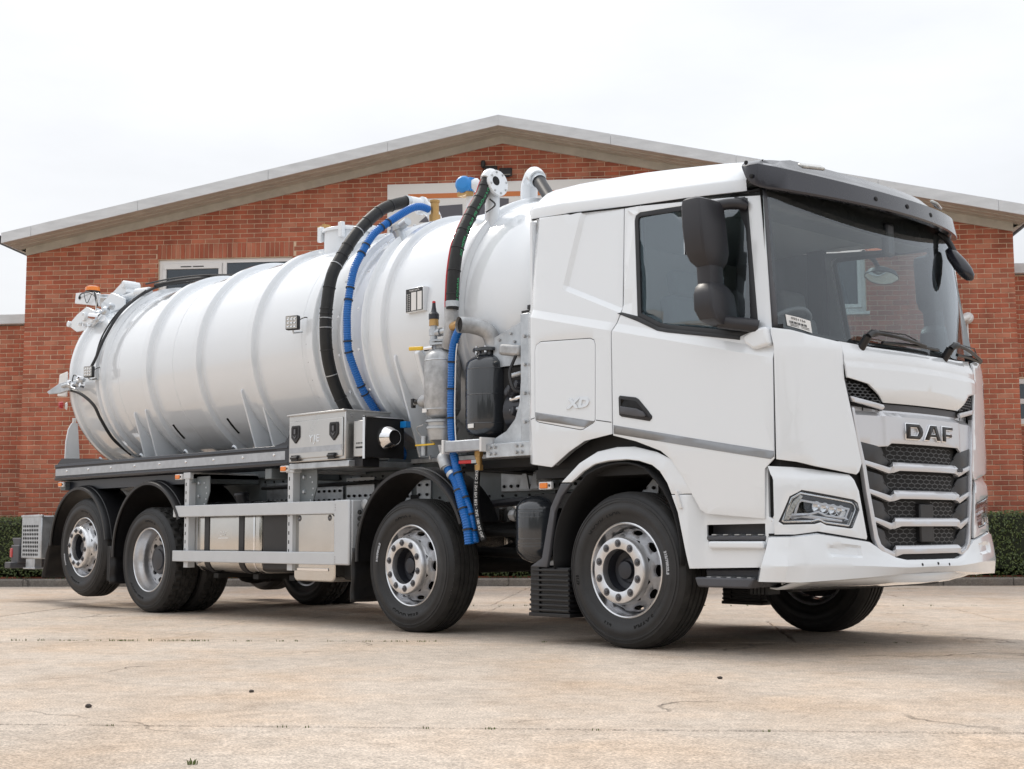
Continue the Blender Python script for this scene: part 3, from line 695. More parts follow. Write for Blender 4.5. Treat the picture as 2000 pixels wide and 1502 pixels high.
make_wheel('single', AX[1], YF, HUBZ[1], letters=[('KMAX S', .376, 100, .05, .030), ('GOOD YEAR', .376, -95, .052, .030, 'tyre_text', True), ('315/70R22.5', .372, 165, .026, .0335, 'reflective_tape')], rot=.1)
make_wheel('drive', AX[2], YF, HUBZ[2], letters=[('KMAX D', .376, 80, .05, .030), ('GOOD YEAR', .376, -120, .05, .030, 'tyre_text', True)])
make_wheel('single', AX[3], YF, HUBZ[3], flat=0, letters=[('GOOD YEAR', .376, 70, .05, .030), ('KMAX T', .376, -110, .05, .030, 'tyre_text', True), ('315/70R22.5', .372, 200, .022, .0335, 'reflective_tape')], rot=.2)
for i in (0, 1): make_wheel('single', AX[i], -YF-.10, HUBZ[i], far=True)
make_wheel('single', AX[3], -YF, HUBZ[3], far=True, flat=0)
make_wheel('drive', AX[2], YF+.335, HUBZ[2], far=False); make_wheel('drive', AX[2], -YF, HUBZ[2], far=True); make_wheel('drive', AX[2], -YF-.335, HUBZ[2], far=True)

# ------------------------------------------------------------------ chassis and running gear
for s in (-1, 1):
    r_ = MB(); y = .43*s
    r_.box(-9.1, .9, y-.004, y+.004, .985, 1.255); r_.box(-9.1, .9, y-.07*(s > 0)-.0, y+.07*(s < 0), 1.247, 1.256); r_.box(-9.1, .9, y-.07*(s > 0), y+.07*(s < 0), .984, .993)
    r_.build('chassis_rail', 'chassis', T)
    sf = MB(); sf.box(-8.9, -1.0, y-.035, y+.035, 1.262, 1.43); sf.build('subframe_rail', 'chassis', T, bevel=.005)
for x in (-8.8, -7.9, -6.8, -5.3, -4.2, -3.0, -1.2, -.3): c_ = MB(); c_.box(x-.04, x+.04, -.42, .42, 1.02, 1.22); c_.build('cross_member', 'under', T)
# bolted plates along the near rail
rb = random.Random(2); bolts = MB()
for x0, x1, z0, z1 in ((-4.55, -4.0, .99, 1.15), (-3.95, -3.55, 1.02, 1.22), (-3.5, -3.05, 1.0, 1.14), (-2.98, -2.8, 1.01, 1.17), (-1.95, -.95, 1.05, 1.29), (-.92, -.35, 1.0, 1.22), (-5.2, -4.75, 1.0, 1.2)):
    p = MB(); p.box(x0, x1, -.452, -.4365, z0, z1); p.build('fish_plate', 'galvanised', T, bevel=.003)
    n = max(2, int((x1-x0)/.075))
    for k in range(n):
        for zz in (z0+.04, z1-.04): bolts.lathe([(0, .014), (.011, .014), (.013, 0)], (x0+.04+k*(x1-x0-.08)/(n-1), -.453, zz), (0, -1, 0), 6)
for k in range(60):
    x = -9+k*.15; bolts.lathe([(0, .012), (.009, .012), (.011, 0)], (x, -.4345, 1.22), (0, -1, 0), 6); bolts.lathe([(0, .012), (.009, .012), (.011, 0)], (x, -.4345, 1.02), (0, -1, 0), 6)
o = bolts.build('frame_bolts', 'under', T); o['kind'] = 'stuff'
for i, x in enumerate(AX):
    a = MB(); a.cyl((x, -.95, HUBZ[i]), (x, .95, HUBZ[i]), .07 if i != 2 else .1, 14)
    if i == 2: a.lathe([(0, -.3), (.14, -.26), (.24, -.12), (.26, 0), (.24, .12), (.14, .26), (0, .3)], (x, 0, HUBZ[i]), (0, 1, 0), 20)
    a.build('axle', 'under', T)
    for s in (-1, 1):
        b_ = MB()
        if i < 2:
            pts = smooth_path([(x-.85, s*.46, .80), (x-.4, s*.46, .66), (x, s*.46, .60), (x+.4, s*.46, .66), (x+.85, s*.46, .80)], 5)
            for k in range(3): b_.tube([Vector(p_)-Vector((0, 0, .026*k)) for p_ in pts], .014, 6)
            b_.box(x-.9, x-.8, s*.42-.04, s*.42+.04, .75, 1.05); b_.box(x+.8, x+.9, s*.42-.04, s*.42+.04, .75, 1.05)
            b_.build('leaf_spring', 'under', T)
        else:
            b_.lathe([(0, 0), (.12, 0), (.15, .05), (.15, .1), (.13, .14), (.15, .18), (.15, .24), (.12, .29), (0, .29)], (x+.35, s*.5, .68), (0, 0, 1), 18); b_.box(x-.6, x+.45, s*.5-.05, s*.5+.05, .60, .68); b_.build('air_bellows', 'under', T)
p = MB(); p.cyl((-.4, 0, .85), (-6.06, 0, .60), .06, 12); p.build('propshaft', 'under', T)
p = MB(); p.box(-.9, .75, -.38, .38, .55, 1.25); p.build('engine', 'under', T, bevel=.05)
p = MB(); p.lathe([(0, 0), (.22, .05), (.26, .4), (.2, .75), (.1, .85), (0, .85)], (-1.75, 0, .8), (1, 0, 0), 16); p.build('gearbox', 'under', T)
p = MB(); p.box(-1.75, -.95, .35, 1.1, .42, 1.0); p.build('battery_box', 'under', T, bevel=.03)
p = MB(); p.box(-5.3, -2.9, .55, 1.15, .42, 1.02); p.build('fuel_tank', 'polished', T, bevel=.08)
p = MB(); p.box(.2, 1.0, -.8, -.5, .42, .58); p.build('tow_bracket', 'under', T, bevel=.02)
p = MB(); p.cyl((1.0, -.85, .42), (1.0, .85, .42), .05, 10); p.build('front_underrun_bar', 'under', T)
p = MB()
for k in range(5): p.box(.84+k*.028, .86+k*.028, -1.02, -.9, .36, .42)
p.build('cooler_fins', 'under', T)
# pipes and cables along the rail
for (pts, r_, mt) in (([(-5.2, -.5, 1.16), (-3, -.52, 1.18), (-2.6, -.52, 1.25), (-1.2, -.5, 1.15)], .016, 'black_hose'), ([(-3.0, -.56, 1.30), (-2.0, -.58, 1.34), (-1.3, -.5, 1.33)], .014, 'black_hose'),
                      ([(-2.3, -.6, .93), (-1.5, -.62, .97), (-.9, -.6, 1.0), (-.6, -.5, 1.0)], .032, 'hub_dark'), ([(-1.35, -.62, 1.10), (-1.15, -.66, 1.16), (-.98, -.66, 1.2), (-.88, -.64, 1.2)], .034, 'galv_dull'),
                      ([(-2.2, -.7, .75), (-1.2, -.75, .72), (-.6, -.7, .7)], .03, 'under'), ([(-2.9, -.6, .62), (-1.6, -.55, .58), (-.4, -.6, .6)], .04, 'under')):
    p = MB(); p.tube(smooth_path(pts, 6), r_, 8); p.build('pipe', mt, T)
for x in (-1.62, -1.5, -1.38): p = MB(); p.prism([(x-.06, 1.06), (x+.05, 1.06), (x+.02, 1.19), (x-.02, 1.19)], 'y', -.52, -.50); p.build('rib_bracket', 'galvanised', T, bevel=.002)

# ------------------------------------------------------------------ tank
ZC, RT = 2.42, .965
tp = [(0, -8.74), (.3, -8.71), (.6, -8.61), (.8, -8.47), (.9, -8.36), (.95, -8.26), (RT, -8.17), (RT, -1.22), (.94, -1.12), (.86, -1.02), (.7, -.94), (.4, -.88), (0, -.87)]
t_ = MB(); t_.lathe([(r, h) for r, h in tp], (0, 0, ZC), (1, 0, 0), 128); tank = t_.build('tank', 'tank_paint', T, smooth=40)
def ring(x, w, h, name='stiffener_ring', mt='tank_paint'):
    r_ = MB(); prof = [(RT-.002, -w/2-.012), (RT+.003, -w/2-.003), (RT+h*.35, -w/2+.004), (RT+h*.85, -w/2+.010), (RT+h, -w/2+.018), (RT+h, w/2-.018), (RT+h*.85, w/2-.010), (RT+h*.35, w/2-.004), (RT+.003, w/2+.003), (RT-.002, w/2+.012)]
    r_.lathe(prof, (x, 0, ZC), (1, 0, 0), 128); return r_.build(name, mt, tank, smooth=38)
for x in (-6.57, -5.62, -4.68, -3.74, -2.80): ring(x, .12, .052)
ring(-1.86, .10, .04); ring(-8.20, .10, .04); ring(-7.50, .09, .05); ring(-7.60, .04, .052, 'door_flange')
for x in (-3.29, -3.01): ring(x, .045, .05, 'hose_channel')
for x in (-6.1, -3.92, -7.2): 
    r_ = MB(); r_.lathe([(RT-.001, -.004), (RT+.0025, 0), (RT-.001, .004)], (x, 0, ZC), (1, 0, 0), 128); r_.build('weld_seam', 'tank_paint', tank, smooth=60)
# rear door clamp slots and dish
p = MB(); p.lathe([(RT-.01, -.006), (RT+.001, -.006), (RT+.001, .006), (RT-.01, .006)], (-7.82, 0, ZC), (1, 0, 0), 12, 118, 148, True); p.build('rear_slot', 'gap', tank)
def onr_(x, t, r=.962): return (x, -r*math.cos(R(t)), ZC+r*math.sin(R(t)))
# saddle fins: gusset plates from the tank flank down to the subframe
def fin(x, th, low=1.34):
    s = -1; pol = lambda t, r: (s*r*math.cos(R(t)), ZC+r*math.sin(R(t)))
    pts = [pol(th, RT-.01), pol(th, RT+.012), pol(th-1.2, RT+.022), pol(th-3, RT+.028), (s*.72, low+.12), (s*.68, low), (s*.36, low)]
    a = [pol(t, RT-.004) for t in (-66, -58, -50, -42, -34)]
    p = MB(); p.prism(pts+a, 'x', x-.011, x+.011); return p.build('saddle_fin', 'tank_paint', tank, bevel=.005)
for x, th in ((-7.02, -27), (-6.78, -26), (-4.96, -22), (-4.67, -21), (-2.67, -16), (-2.35, -15)): fin(x, th)
def doubler(xa, xb, t0, t1):
    rows = []
    for t in range(t0, t1+1, 4):
        c_ = 0.06 if t > t1-6 else 0; rows.append([(x_, -(RT+.003)*math.cos(R(t)), ZC+(RT+.003)*math.sin(R(t))) for x_ in (xa+c_, xb-c_)])
    p = MB(); p.grid(rows); return p.build('doubler_plate', 'tank_paint', tank, solid=.004, smooth=60)
for x in (-6.42, -5.42):       # dark drain slots low on the flank
    p = MB(); p.tube([onr_(x, -38), onr_(x+.005, -43), onr_(x+.01, -49)], .015, 6); p.build('drain_slot', 'gap', tank)
# hose tray along the flank
tray = MB(); prof = [(-.78, 1.50), (-1.0, 1.46), (-1.12, 1.455), (-1.205, 1.475), (-1.21, 1.445), (-1.2, 1.44), (-1.2, 1.335), (-1.21, 1.33), (-1.205, 1.305), (-1.10, 1.30), (-.78, 1.30)]
tray.prism(prof, 'x', -8.08, -3.76); trayo = tray.build('hose_tray', 'tray', T, bevel=.004)
p = MB(); p.prism([(-8.085, 1.445), (-7.94, 1.535), (-7.2, 1.50), (-6.9, 1.48), (-6.9, 1.445)], 'y', -1.198, -1.192); p.build('tray_end_plate', 'tray', trayo)
p = MB(); p.prism([(-3.95, 1.475), (-3.80, 1.50), (-3.74, 1.56), (-3.74, 1.30), (-3.80, 1.30)], 'y', -1.205, -1.198); p.build('tray_front_plate', 'tray', trayo)
p = MB(); p.box(-8.06, -3.80, -1.2055, -1.2005, 1.352, 1.425); p.build('reflective_strip', 'reflective_tape', trayo)
for k in range(9): p = MB(); p.lathe([(0, .008), (.012, .006), (.014, 0)], (-7.8+k*.48, -1.2056, 1.398), (0, -1, 0), 10); p.build('rivet', 'chrome', trayo)
for k in range(5): p = MB(); p.lathe([(.035, -.01), (.05, 0), (.035, .01)], (-7.45+k*.85, -1.0, 1.49), (0, 1, .3), 14); p.build('hose_hook', 'galvanised', trayo)
p = MB(); p.box(-8.0, -5.4, -1.12, -.5, 1.20, 1.295); p.build('tray_support', 'tray', trayo)
for x in (-7.95, -5.38, -4.1): p = MB(); p.box(x-.05, x+.05, -1.17, -.45, 1.20, 1.29); p.build('outrigger', 'chassis', T, bevel=.006)

# ------------------------------------------------------------------ mudguards, flaps
def guard(cx, cz, rad, a0, a1, y0, y1, name='mudguard'):
    # arch of thick plastic with a rolled lip
    g_ = MB(); n = 28; rows = []
    for i in range(n+1):
        a = R(a0+(a1-a0)*i/n); ca, sa = math.cos(a), math.sin(a)
        rows.append([(cx+r_*ca, y, cz+r_*sa) for y, r_ in ((y0+.012, rad-.035), (y0, rad-.03), (y0, rad-.006), (y0+.02, rad+.004), (y0+.06, rad+.008), (y0+.065, rad+.014), (y0+.10, rad+.018), (y1-.06, rad+.018), (y1, rad+.01), (y1, rad-.01), (y0+.1, rad-.008), (y0+.04, rad-.012))])
    g_.grid(rows); return g_.build(name, 'mud_plastic', T, smooth=40)
guard(-2.15, .56, .655, 22, 184, -1.225, -.86)
guard(-6.06, .56, .675, 28, 184, -1.235, -.55)
guard(-7.50, .60, .625, 8, 178, -1.225, -.86)
for cx, cz, rad, a0, a1 in ((-2.15, .56, .655, 15, 180), (-6.06, .56, .675, 20, 180), (-7.45, .60, .63, 8, 178)):
    g_ = guard(cx, cz, rad, a0, a1, .86, 1.225)
def flap(x, z0, z1, y0, y1, lean=0.):
    f_ = MB(); rows = []
    for i in range(13):
        z = z1+(z0-z1)*i/12; rows.append([(x+lean*i/12+.006*math.sin(i*1.1+k*.7), y0+(y1-y0)*k/8, z) for k in range(9)])
    f_.grid(rows); return f_.build('mud_flap', 'mud_plastic', T, solid=.012, smooth=50)
flap(-2.83, .20, .62, -1.23, -.86, -.02); flap(-6.76, .25, .62, -1.235, -.55); flap(-8.15, .28, .66, -1.22, -.86, -.14); flap(-2.83, .2, .62, .86, 1.23); flap(-6.72, .22, .62, .55, 1.23)
p = MB(); p.box(-6.88, -6.80, -1.2, -.95, .28, .62); p.build('flap_bracket', 'under', T)

# ------------------------------------------------------------------ side underrun guard, fuel tank, AdBlue tank
for z0, z1 in ((.89, .995), (.485, .585)):
    p = MB(); p.box(-5.58, -3.07, -1.225, -1.195, z0, z1); p.build('side_guard_rail', 'guard_paint', T, bevel=.006)
p = MB(); p.box(-3.075, -2.875, -1.228, -1.20, .485, 1.0); p.box(-2.90, -2.872, -1.2, -.98, .485, 1.0); p.build('side_guard_end', 'guard_paint', T, bevel=.012)
p = MB()
for z in (.51, .53, .55, .92, .94, .96): p.lathe([(0, .004), (.004, .003), (.005, 0)], (-3.055, -1.2285, z), (0, -1, 0), 6)
p.build('guard_rivets', 'galv_dull', T)['kind'] = 'stuff'
for x in (-5.39, -3.73):
    p = MB(); p.box(x-.04, x+.035, -1.194, -1.175, .43, 1.27); p.box(x+.029, x+.035, -1.175, -1.12, .43, 1.27); post = p.build('guard_post', 'guard_paint', T, bevel=.004)
    p = MB()
    for k in range(10):
        p.box(x-.022, x-.010, -1.1952, -1.1935, .50+k*.075, .53+k*.075)
    p.build('post_slots', 'gap', post)['kind'] = 'stuff'
    p = MB(); p.prism([(x+.036, 1.26), (x+.28, 1.26), (x+.28, 1.12), (x+.2, .95), (x+.13, .90), (x+.036, .98)], 'y', -1.125, -1.115); gp = p.build('gusset', 'chassis', post, bevel=.002)
    p = MB()
    for k in range(6):
        a = R(-70+k*24); p.lathe([(0, .004), (.008, .003), (.009, 0)], (x+.11+.12*math.cos(a), -1.1255, 1.1+.13*math.sin(a)), (0, -1, 0), 8)
    for dz in (1.2, 1.08): p.lathe([(0, .02), (.014, .018), (.018, 0)], (x+.11, -1.1255, dz), (0, -1, 0), 6)
    p.build('gusset_bolts', 'galvanised', post)['kind'] = 'stuff'
    p = MB(); p.box(x-.06, x+.06, -1.2, -.45, 1.24, 1.30); p.build('post_arm', 'guard_paint', post, bevel=.004)
def rounded(y0, y1, z0, z1, r, n=5):
    pts = []
    for cy, cz, a in ((y1-r, z1-r, 0), (y0+r, z1-r, 90), (y0+r, z0+r, 180), (y1-r, z0+r, 270)):
        for k in range(n+1): t = R(a+90*k/n); pts.append((cy+r*math.cos(t), cz+r*math.sin(t)))
    return pts
p = MB(); p.prism(rounded(-1.13, -.52, .39, 1.02, .12), 'x', -5.36, -4.27); ft = p.build('fuel_tank', 'polished', T, bevel=.03, seg=3)
for x in (-5.13, -4.56):
    p = MB(); p.prism(rounded(-1.137, -.515, .383, 1.027, .125), 'x', x-.04, x+.04); p.build('tank_strap', 'black_plastic', ft, bevel=.003)
for x in (-5.3, -4.36): p = MB(); p.prism(rounded(-1.1335, -.52, .387, 1.0235, .123), 'x', x-.012, x+.012); p.build('tank_bead', 'chrome', ft)
p = MB(); p.box(-4.262, -3.80, -1.12, -.6, .41, 1.0); p.build('tank_end_cover', 'mud_plastic', T, bevel=.03)
p = MB(); p.cyl((-4.78, -.98, 1.01), (-4.78, -1.0, 1.09), .055, 20, .06); p.cyl((-4.78, -1.0, 1.085), (-4.78, -1.003, 1.105), .068, 20, .06); p.build('filler_cap', 'black_plastic', ft)
text('fuel_tank_mark', 'DAF', .055, 'label_white', ft, lambda x, y, z: (-4.86+x, -1.131-z, .735+y), .001)
p = MB(); p.box(-4.94, -4.78, -1.1325, -1.1305, .695, .702); p.build('mark_line', 'label_white', ft)
for x in (-5.1, -4.45, -3.9): p = MB(); p.box(x-.04, x+.04, -1.05, -.45, .34, .382); p.build('tank_bracket', 'under', T)
p = MB(); p.prism(rounded(-3.72, -3.15, .345, .90, .05), 'y', -1.16, -.75); ab = p.build('silencer_cover', 'polished', T, bevel=.012)
p = MB(); p.box(-3.66, -3.23, -1.168, -1.161, .43, .455); p.build('cover_slot', 'chrome', ab, bevel=.003)
for x in (-3.64, -3.22): p = MB(); p.lathe([(.006, .0), (.018, .006), (.024, .002), (.026, 0)], (x, -1.161, .86), (0, -1, 0), 16); p.build('cover_bolt', 'nut_steel', ab)
p = MB(); p.box(-3.2, -2.95, -1.06, -.5, .36, .8); p.build('silencer', 'under', T, bevel=.03)
p = MB(); p.cyl((-2.86, -1.0, .95), (-2.86, -1.03, .55), .02, 8); p.lathe([(0, .05), (.045, .03), (.045, 0)], (-2.8, -1.1, .96), (0, -1, 0), 14); p.build('air_valve', 'galv_dull', T)
p = MB()
for k in range(7): p.lathe([(0, .02), (.018, .015), (.02, 0)], (-2.83, -1.15, .90-k*.05), (0, -1, 0), 10)
p.build('air_couplings', 'under', T)
# amber side markers
def marker(x, z, y=-1.215):
    p = MB(); p.box(x-.06, x+.06, y+.002, y+.03, z-.026, z+.026); b_ = p.build('side_marker', 'white_plastic', T, bevel=.006)
    p = MB(); p.box(x-.045, x+.03, y-.008, y+.004, z-.019, z+.019); p.build('marker_lens', 'amber', b_, bevel=.006)
    p = MB(); p.lathe([(0, .003), (.008, .002), (.01, 0)], (x+.043, y+.001, z), (0, -1, 0), 10); p.build('marker_bolt', 'gap', b_)
marker(-7.95, 1.26, -1.2); marker(-5.52, 1.262); marker(-3.80, 1.275); marker(-.73, 1.05, -1.19)
# rear step box with perforated face, tail light
p = MB(); p.box(-9.30, -8.80, -1.0, -.7, .47, .945); rbx = p.build('rear_step_box', 'galvanised', T, bevel=.012)
ho = MB()
for i in range(9):
    for j in range(8): ho.lathe([(0, .0012), (.015, .0012), (.016, 0)], (-9.24+i*.044, -1.0005, .515+j*.045), (0, -1, 0), 10)
ho.build('perforations', 'gap', rbx)['kind'] = 'stuff'
p = MB(); p.box(-9.31, -8.78, -1.006, -.98, .93, .955); p.build('step_trim', 'galvanised', rbx, bevel=.004); p = MB(); p.box(-9.2, -8.98, -.985, -.9, .36, .47); p.box(-9.24, -8.94, -1.0, -.88, .355, .372); p.build('step_foot', 'galvanised', rbx, bevel=.004)
p = MB(); p.box(-9.52, -9.32, -1.02, -.70, .42, .62); p.box(-9.5, -8.7, -.9, -.85, .55, .66); p.build('tail_light_box', 'grey_plastic', T, bevel=.01)
p = MB(); p.box(-9.535, -9.47, -1.03, -.75, .48, .585); p.build('tail_lens', 'red_lens', T, bevel=.01)
p = MB(); p.box(-9.5, -9.35, -1.1, -.2, .36, .43); p.prism([(-9.55, .70), (-9.33, .70), (-9.33, .62), (-9.4, .55), (-9.5, .62)], 'y', -1.0, -.98); p.build('rear_underrun_bar', 'grey_plastic', T, bevel=.01)
# ================================================================== TANK EQUIPMENT
def tie(parent, c, d, r, name='cable_tie', mt='ink', w=.006):
    p = MB(); d = Vector(d).normalized(); p.lathe([(r, -w), (r+.004, -w), (r+.004, w), (r, w)], Vector(c), d, 16, 0, 360, True); return p.build(name, mt, parent)
def hose(pts, r, mt, name, ribs=0, n=8, seg=16):
    path = smooth_path(pts, n)
    if ribs:
        # resample finely, corrugated radius
        L_ = [0.]
        for a, b in zip(path[:-1], path[1:]): L_.append(L_[-1]+(b-a).length)
        m_ = int(L_[-1]/ribs*2); fine = []; k = 0
        for i in range(m_+1):
            d = L_[-1]*i/m_
            while k < len(L_)-2 and L_[k+1] < d: k += 1
            t = (d-L_[k])/max(1e-9, L_[k+1]-L_[k]); fine.append(path[k].lerp(path[k+1], t))
        p = MB(); p.tube(fine, [r if i % 2 else r*.86 for i in range(len(fine))], seg); o = p.build(name, mt, T, smooth=50)
    else: p = MB(); p.tube(path, r, seg); o = p.build(name, mt, T, smooth=70)
    return o, path
def at_len(path, t):
    L_ = [0.]
    for a, b in zip(path[:-1], path[1:]): L_.append(L_[-1]+(b-a).length)
    d = t*L_[-1]
    for k in range(len(path)-1):
        if L_[k+1] >= d: q_ = (d-L_[k])/max(1e-9, L_[k+1]-L_[k]); return path[k].lerp(path[k+1], q_), (path[k+1]-path[k]).normalized()
    return path[-1], (path[-1]-path[-2]).normalized()
def circ(x, r, t0, t1, st): 
    k = int(abs(t1-t0)/st); return [(x, -r*math.cos(R(t0+(t1-t0)*i/k)), ZC+r*math.sin(R(t0+(t1-t0)*i/k))) for i in range(k+1)]
# big black suction hose over the tank
h1, p1 = hose([(-3.44, -.12, 3.66), (-3.44, -.22, 3.652), (-3.44, -.476, 3.542), (-3.44, -.725, 3.314), (-3.44, -.897, 3.076), (-3.44, -1.002, 2.887), (-3.44, -1.052, 2.62)]+circ(-3.44, 1.06, 0, -52, 9), .052, 'black_hose', 'suction_hose')
for t in (.10, .16, .22, .27, .34, .38, .42, .50, .57, .585, .60, .63, .70, .78, .86): c_, d_ = at_len(p1, t); tie(h1, c_, d_, .0525, mt='galv_dull' if int(t*100) % 3 == 0 else 'ink', w=.004)
def hose_text(path, s, t0, t1, size, r, side, mt, parent):
    # letters laid along the hose on the face turned towards 'side'
    def fn(x, y, z):
        c_, d_ = at_len(path, t0+(t1-t0)*(x+.5)); sd = Vector(side); sd = (sd-d_*sd.dot(d_)).normalized(); up = d_.cross(sd)
        a = y/r; return c_+(sd*math.cos(a)+up*math.sin(a))*(r+.001+z)
    me = text_mesh(s, size, .0005); xs = [v.co.x for v in me.vertices]; w_ = max(xs)-min(xs); mid = (max(xs)+min(xs))/2
    for v in me.vertices: v.co = fn((v.co.x-mid)/w_, v.co.y, v.co.z)
    me.update(); mkobj('hose_print', me, mt, parent, smooth=None)
p = MB(); p.tube([p_+Vector((0, -.0, 0))+Vector((-.046, -.024, 0)) for p_ in p1], .0035, 5); p.build('tracer_line', 'green_print', h1)
# white elbow feeding it
p = MB(); p.tube(smooth_path([(-3.44, -.17, 3.655), (-3.43, -.05, 3.65), (-3.40, .06, 3.60), (-3.38, .1, 3.5), (-3.38, .1, 3.36)], 6), .062, 20); p.lathe([(.062, -.012), (.085, -.012), (.085, .012), (.062, .012)], (-3.43, -.03, 3.647), (.05, 1, -.1), 24, 0, 360, True); p.build('hose_elbow', 'white_paint', T, smooth=50)
p = MB(); p.lathe([(.057, -.02), (.061, -.02), (.061, .02), (.057, .02)], (-3.44, -.19, 3.655), (0, 1, .06), 20, 0, 360, True); p.build('hose_clamp', 'galvanised', h1)
# blue corrugated hose
h2, p2 = hose([(-3.16, -.17, 3.545), (-3.16, -.25, 3.556), (-3.16, -.33, 3.54), (-3.16, -.434, 3.486), (-3.16, -.651, 3.341), (-3.16, -.782, 3.232), (-3.16, -.888, 3.079), (-3.16, -.985, 2.893), (-3.16, -1.042, 2.60)]+circ(-3.16, 1.046, 0, -12, 6)+[(-3.16, -.955, 2.05), (-3.16, -.87, 1.90), (-3.16, -.76, 1.765), (-3.15, -.63, 1.61), (-3.12, -.42, 1.34), (-3.1, -.35, 1.24)], .034, 'blue_hose', 'blue_vent_hose', ribs=.019)
for t in (.17, .20, .28, .31, .42, .455, .57, .60, .70, .725): c_, d_ = at_len(p2, t); tie(h2, c_, d_, .035)
# white hose tray lips with clips beside both hoses
for x, t0, t1 in ((-3.33, 60, -30), (-3.06, 66, -30)):
    for k in range(6): 
        t = t0+(t1-t0)*k/5; p = MB(); p.obox((x, -1.02*math.cos(R(t)), ZC+1.02*math.sin(R(t))), (.022, .012, .02), Matrix.Rotation(R(-t), 3, 'X')); p.build('hose_clip', 'tank_paint', tank, bevel=.003)
# third hose (black with green print and red cable) down to the moisture trap
h3, p3 = hose([(-1.80, -.70, 3.50), (-1.80, -.735, 3.43), (-1.80, -.78, 3.33), (-1.80, -.87, 3.194), (-1.80, -.96, 3.041), (-1.80, -1.027, 2.893), (-1.80, -1.068, 2.691), (-1.80, -1.083, 2.495), (-1.80, -1.085, 2.40)], .048, 'black_hose', 'vacuum_hose')
for t in (.1, .2, .3, .36, .47, .6, .75, .9): c_, d_ = at_len(p3, t); tie(h3, c_, d_, .0485, w=.003)
hose_text(p3, 'I.D.4 VACUUM SPL PUR OIL - EPDM OIL', .10, .66, .028, .048, (.99, .12, .1), 'green_print', h3)
hose_text(p3, 'ALPAGO SC', .80, .97, .026, .048, (.99, .12, .1), 'green_print', h3)
p = MB(); p.tube([p_+Vector((-.050, -.026, .0)) for p_ in p3], .008, 6); p.build('signal_cable', 'red_cable', h3)
p = MB(); p.lathe([(.0485, -.022), (.053, -.022), (.053, .022), (.0485, .022)], (-1.80, -1.085, 2.44), (0, 0, 1), 24, 0, 360, True); p.build('hose_clamp', 'galvanised', h3)
# flanged elbow at the top of hose three, with dark bore
p = MB(); p.tube(smooth_path([(-1.80, -.73, 3.45), (-1.80, -.70, 3.49), (-1.81, -.66, 3.48), (-1.83, -.645, 3.40), (-1.84, -.64, 3.1)], 6), .058, 20); p.lathe([(.0, -.016), (.10, -.016), (.104, -.01), (.104, .01), (.10, .016), (0, .016)], (-1.755, -.662, 3.43), (1, .03, .1), 36); e3 = p.build('flanged_elbow', 'white_paint', T, smooth=50, bevel=.003)
p = MB(); p.lathe([(0, .003), (.034, .003), (.037, 0)], (-1.738, -.69, 3.442), (1, .03, .1), 24); p.build('port', 'gap', e3)
for k in range(8):
    a = R(k*45+10); ax = Vector((1, .03, .1)).normalized(); s1 = ax.cross(Vector((0, 0, 1))).normalized(); s2 = ax.cross(s1)
    c_ = Vector((-1.755, -.662, 3.43))+ax*.016+(s1*math.cos(a)+s2*math.sin(a))*.084; p = MB(); p.lathe([(0, .008), (.008, .008), (.009, 0)], c_, ax, 6); p.build('flange_bolt', 'galv_dull', e3)
p = MB(); p.tube(smooth_path([(-1.78, -.72, 3.30), (-1.74, -.70, 3.25), (-1.78, -.76, 3.19)], 5), .007, 6); p.build('short_cable', 'ink', e3)
# blue actuator with white body
p = MB(); p.lathe([(0, .07), (.05, .065), (.068, .045), (.072, 0), (.068, -.03), (0, -.03)], (-2.37, -.55, 3.60), (.5, -.85, .1), 24); p.box(-2.46, -2.30, -.56, -.47, 3.55, 3.66); act = p.build('level_gauge', 'blue_paint', T, bevel=.006)
p = MB(); p.lathe([(0, -.1), (.045, -.1), (.055, -.07), (.055, -.05), (.03, -.03), (.03, .12), (.06, .13), (.06, .15), (0, .15)], (-2.25, -.45, 3.60), (.7, .7, 0), 18); p.cyl((-2.37, -.5, 3.57), (-2.37, -.48, 3.3), .035, 14); p.build('gauge_neck', 'white_paint', act)
p = MB(); p.box(-2.43, -2.32, -.58, -.5, 3.515, 3.55); p.build('gauge_plate', 'brass', act); act.location = (.11, 0, -.075)
# second elbow with black pipe behind the cab
p = MB(); p.tube(smooth_path([(-2.08, .0, 3.3), (-2.08, .0, 3.54), (-2.06, -.0, 3.61), (-1.98, -.04, 3.645), (-1.91, -.07, 3.60)], 6), .072, 24); e4 = p.build('overflow_elbow', 'white_paint', T, smooth=60)
p = MB(); p.cyl((-1.93, -.06, 3.62), (-1.62, -.2, 3.34), .05, 20); p.build('overflow_pipe', 'black_plastic', e4); p = MB(); p.lathe([(.056, -.03), (.06, -.03), (.06, .03), (.056, .03)], (-1.895, -.075, 3.585), (.72, -.33, -.65), 20, 0, 360, True); p.build('pipe_clamp', 'galvanised', e4)
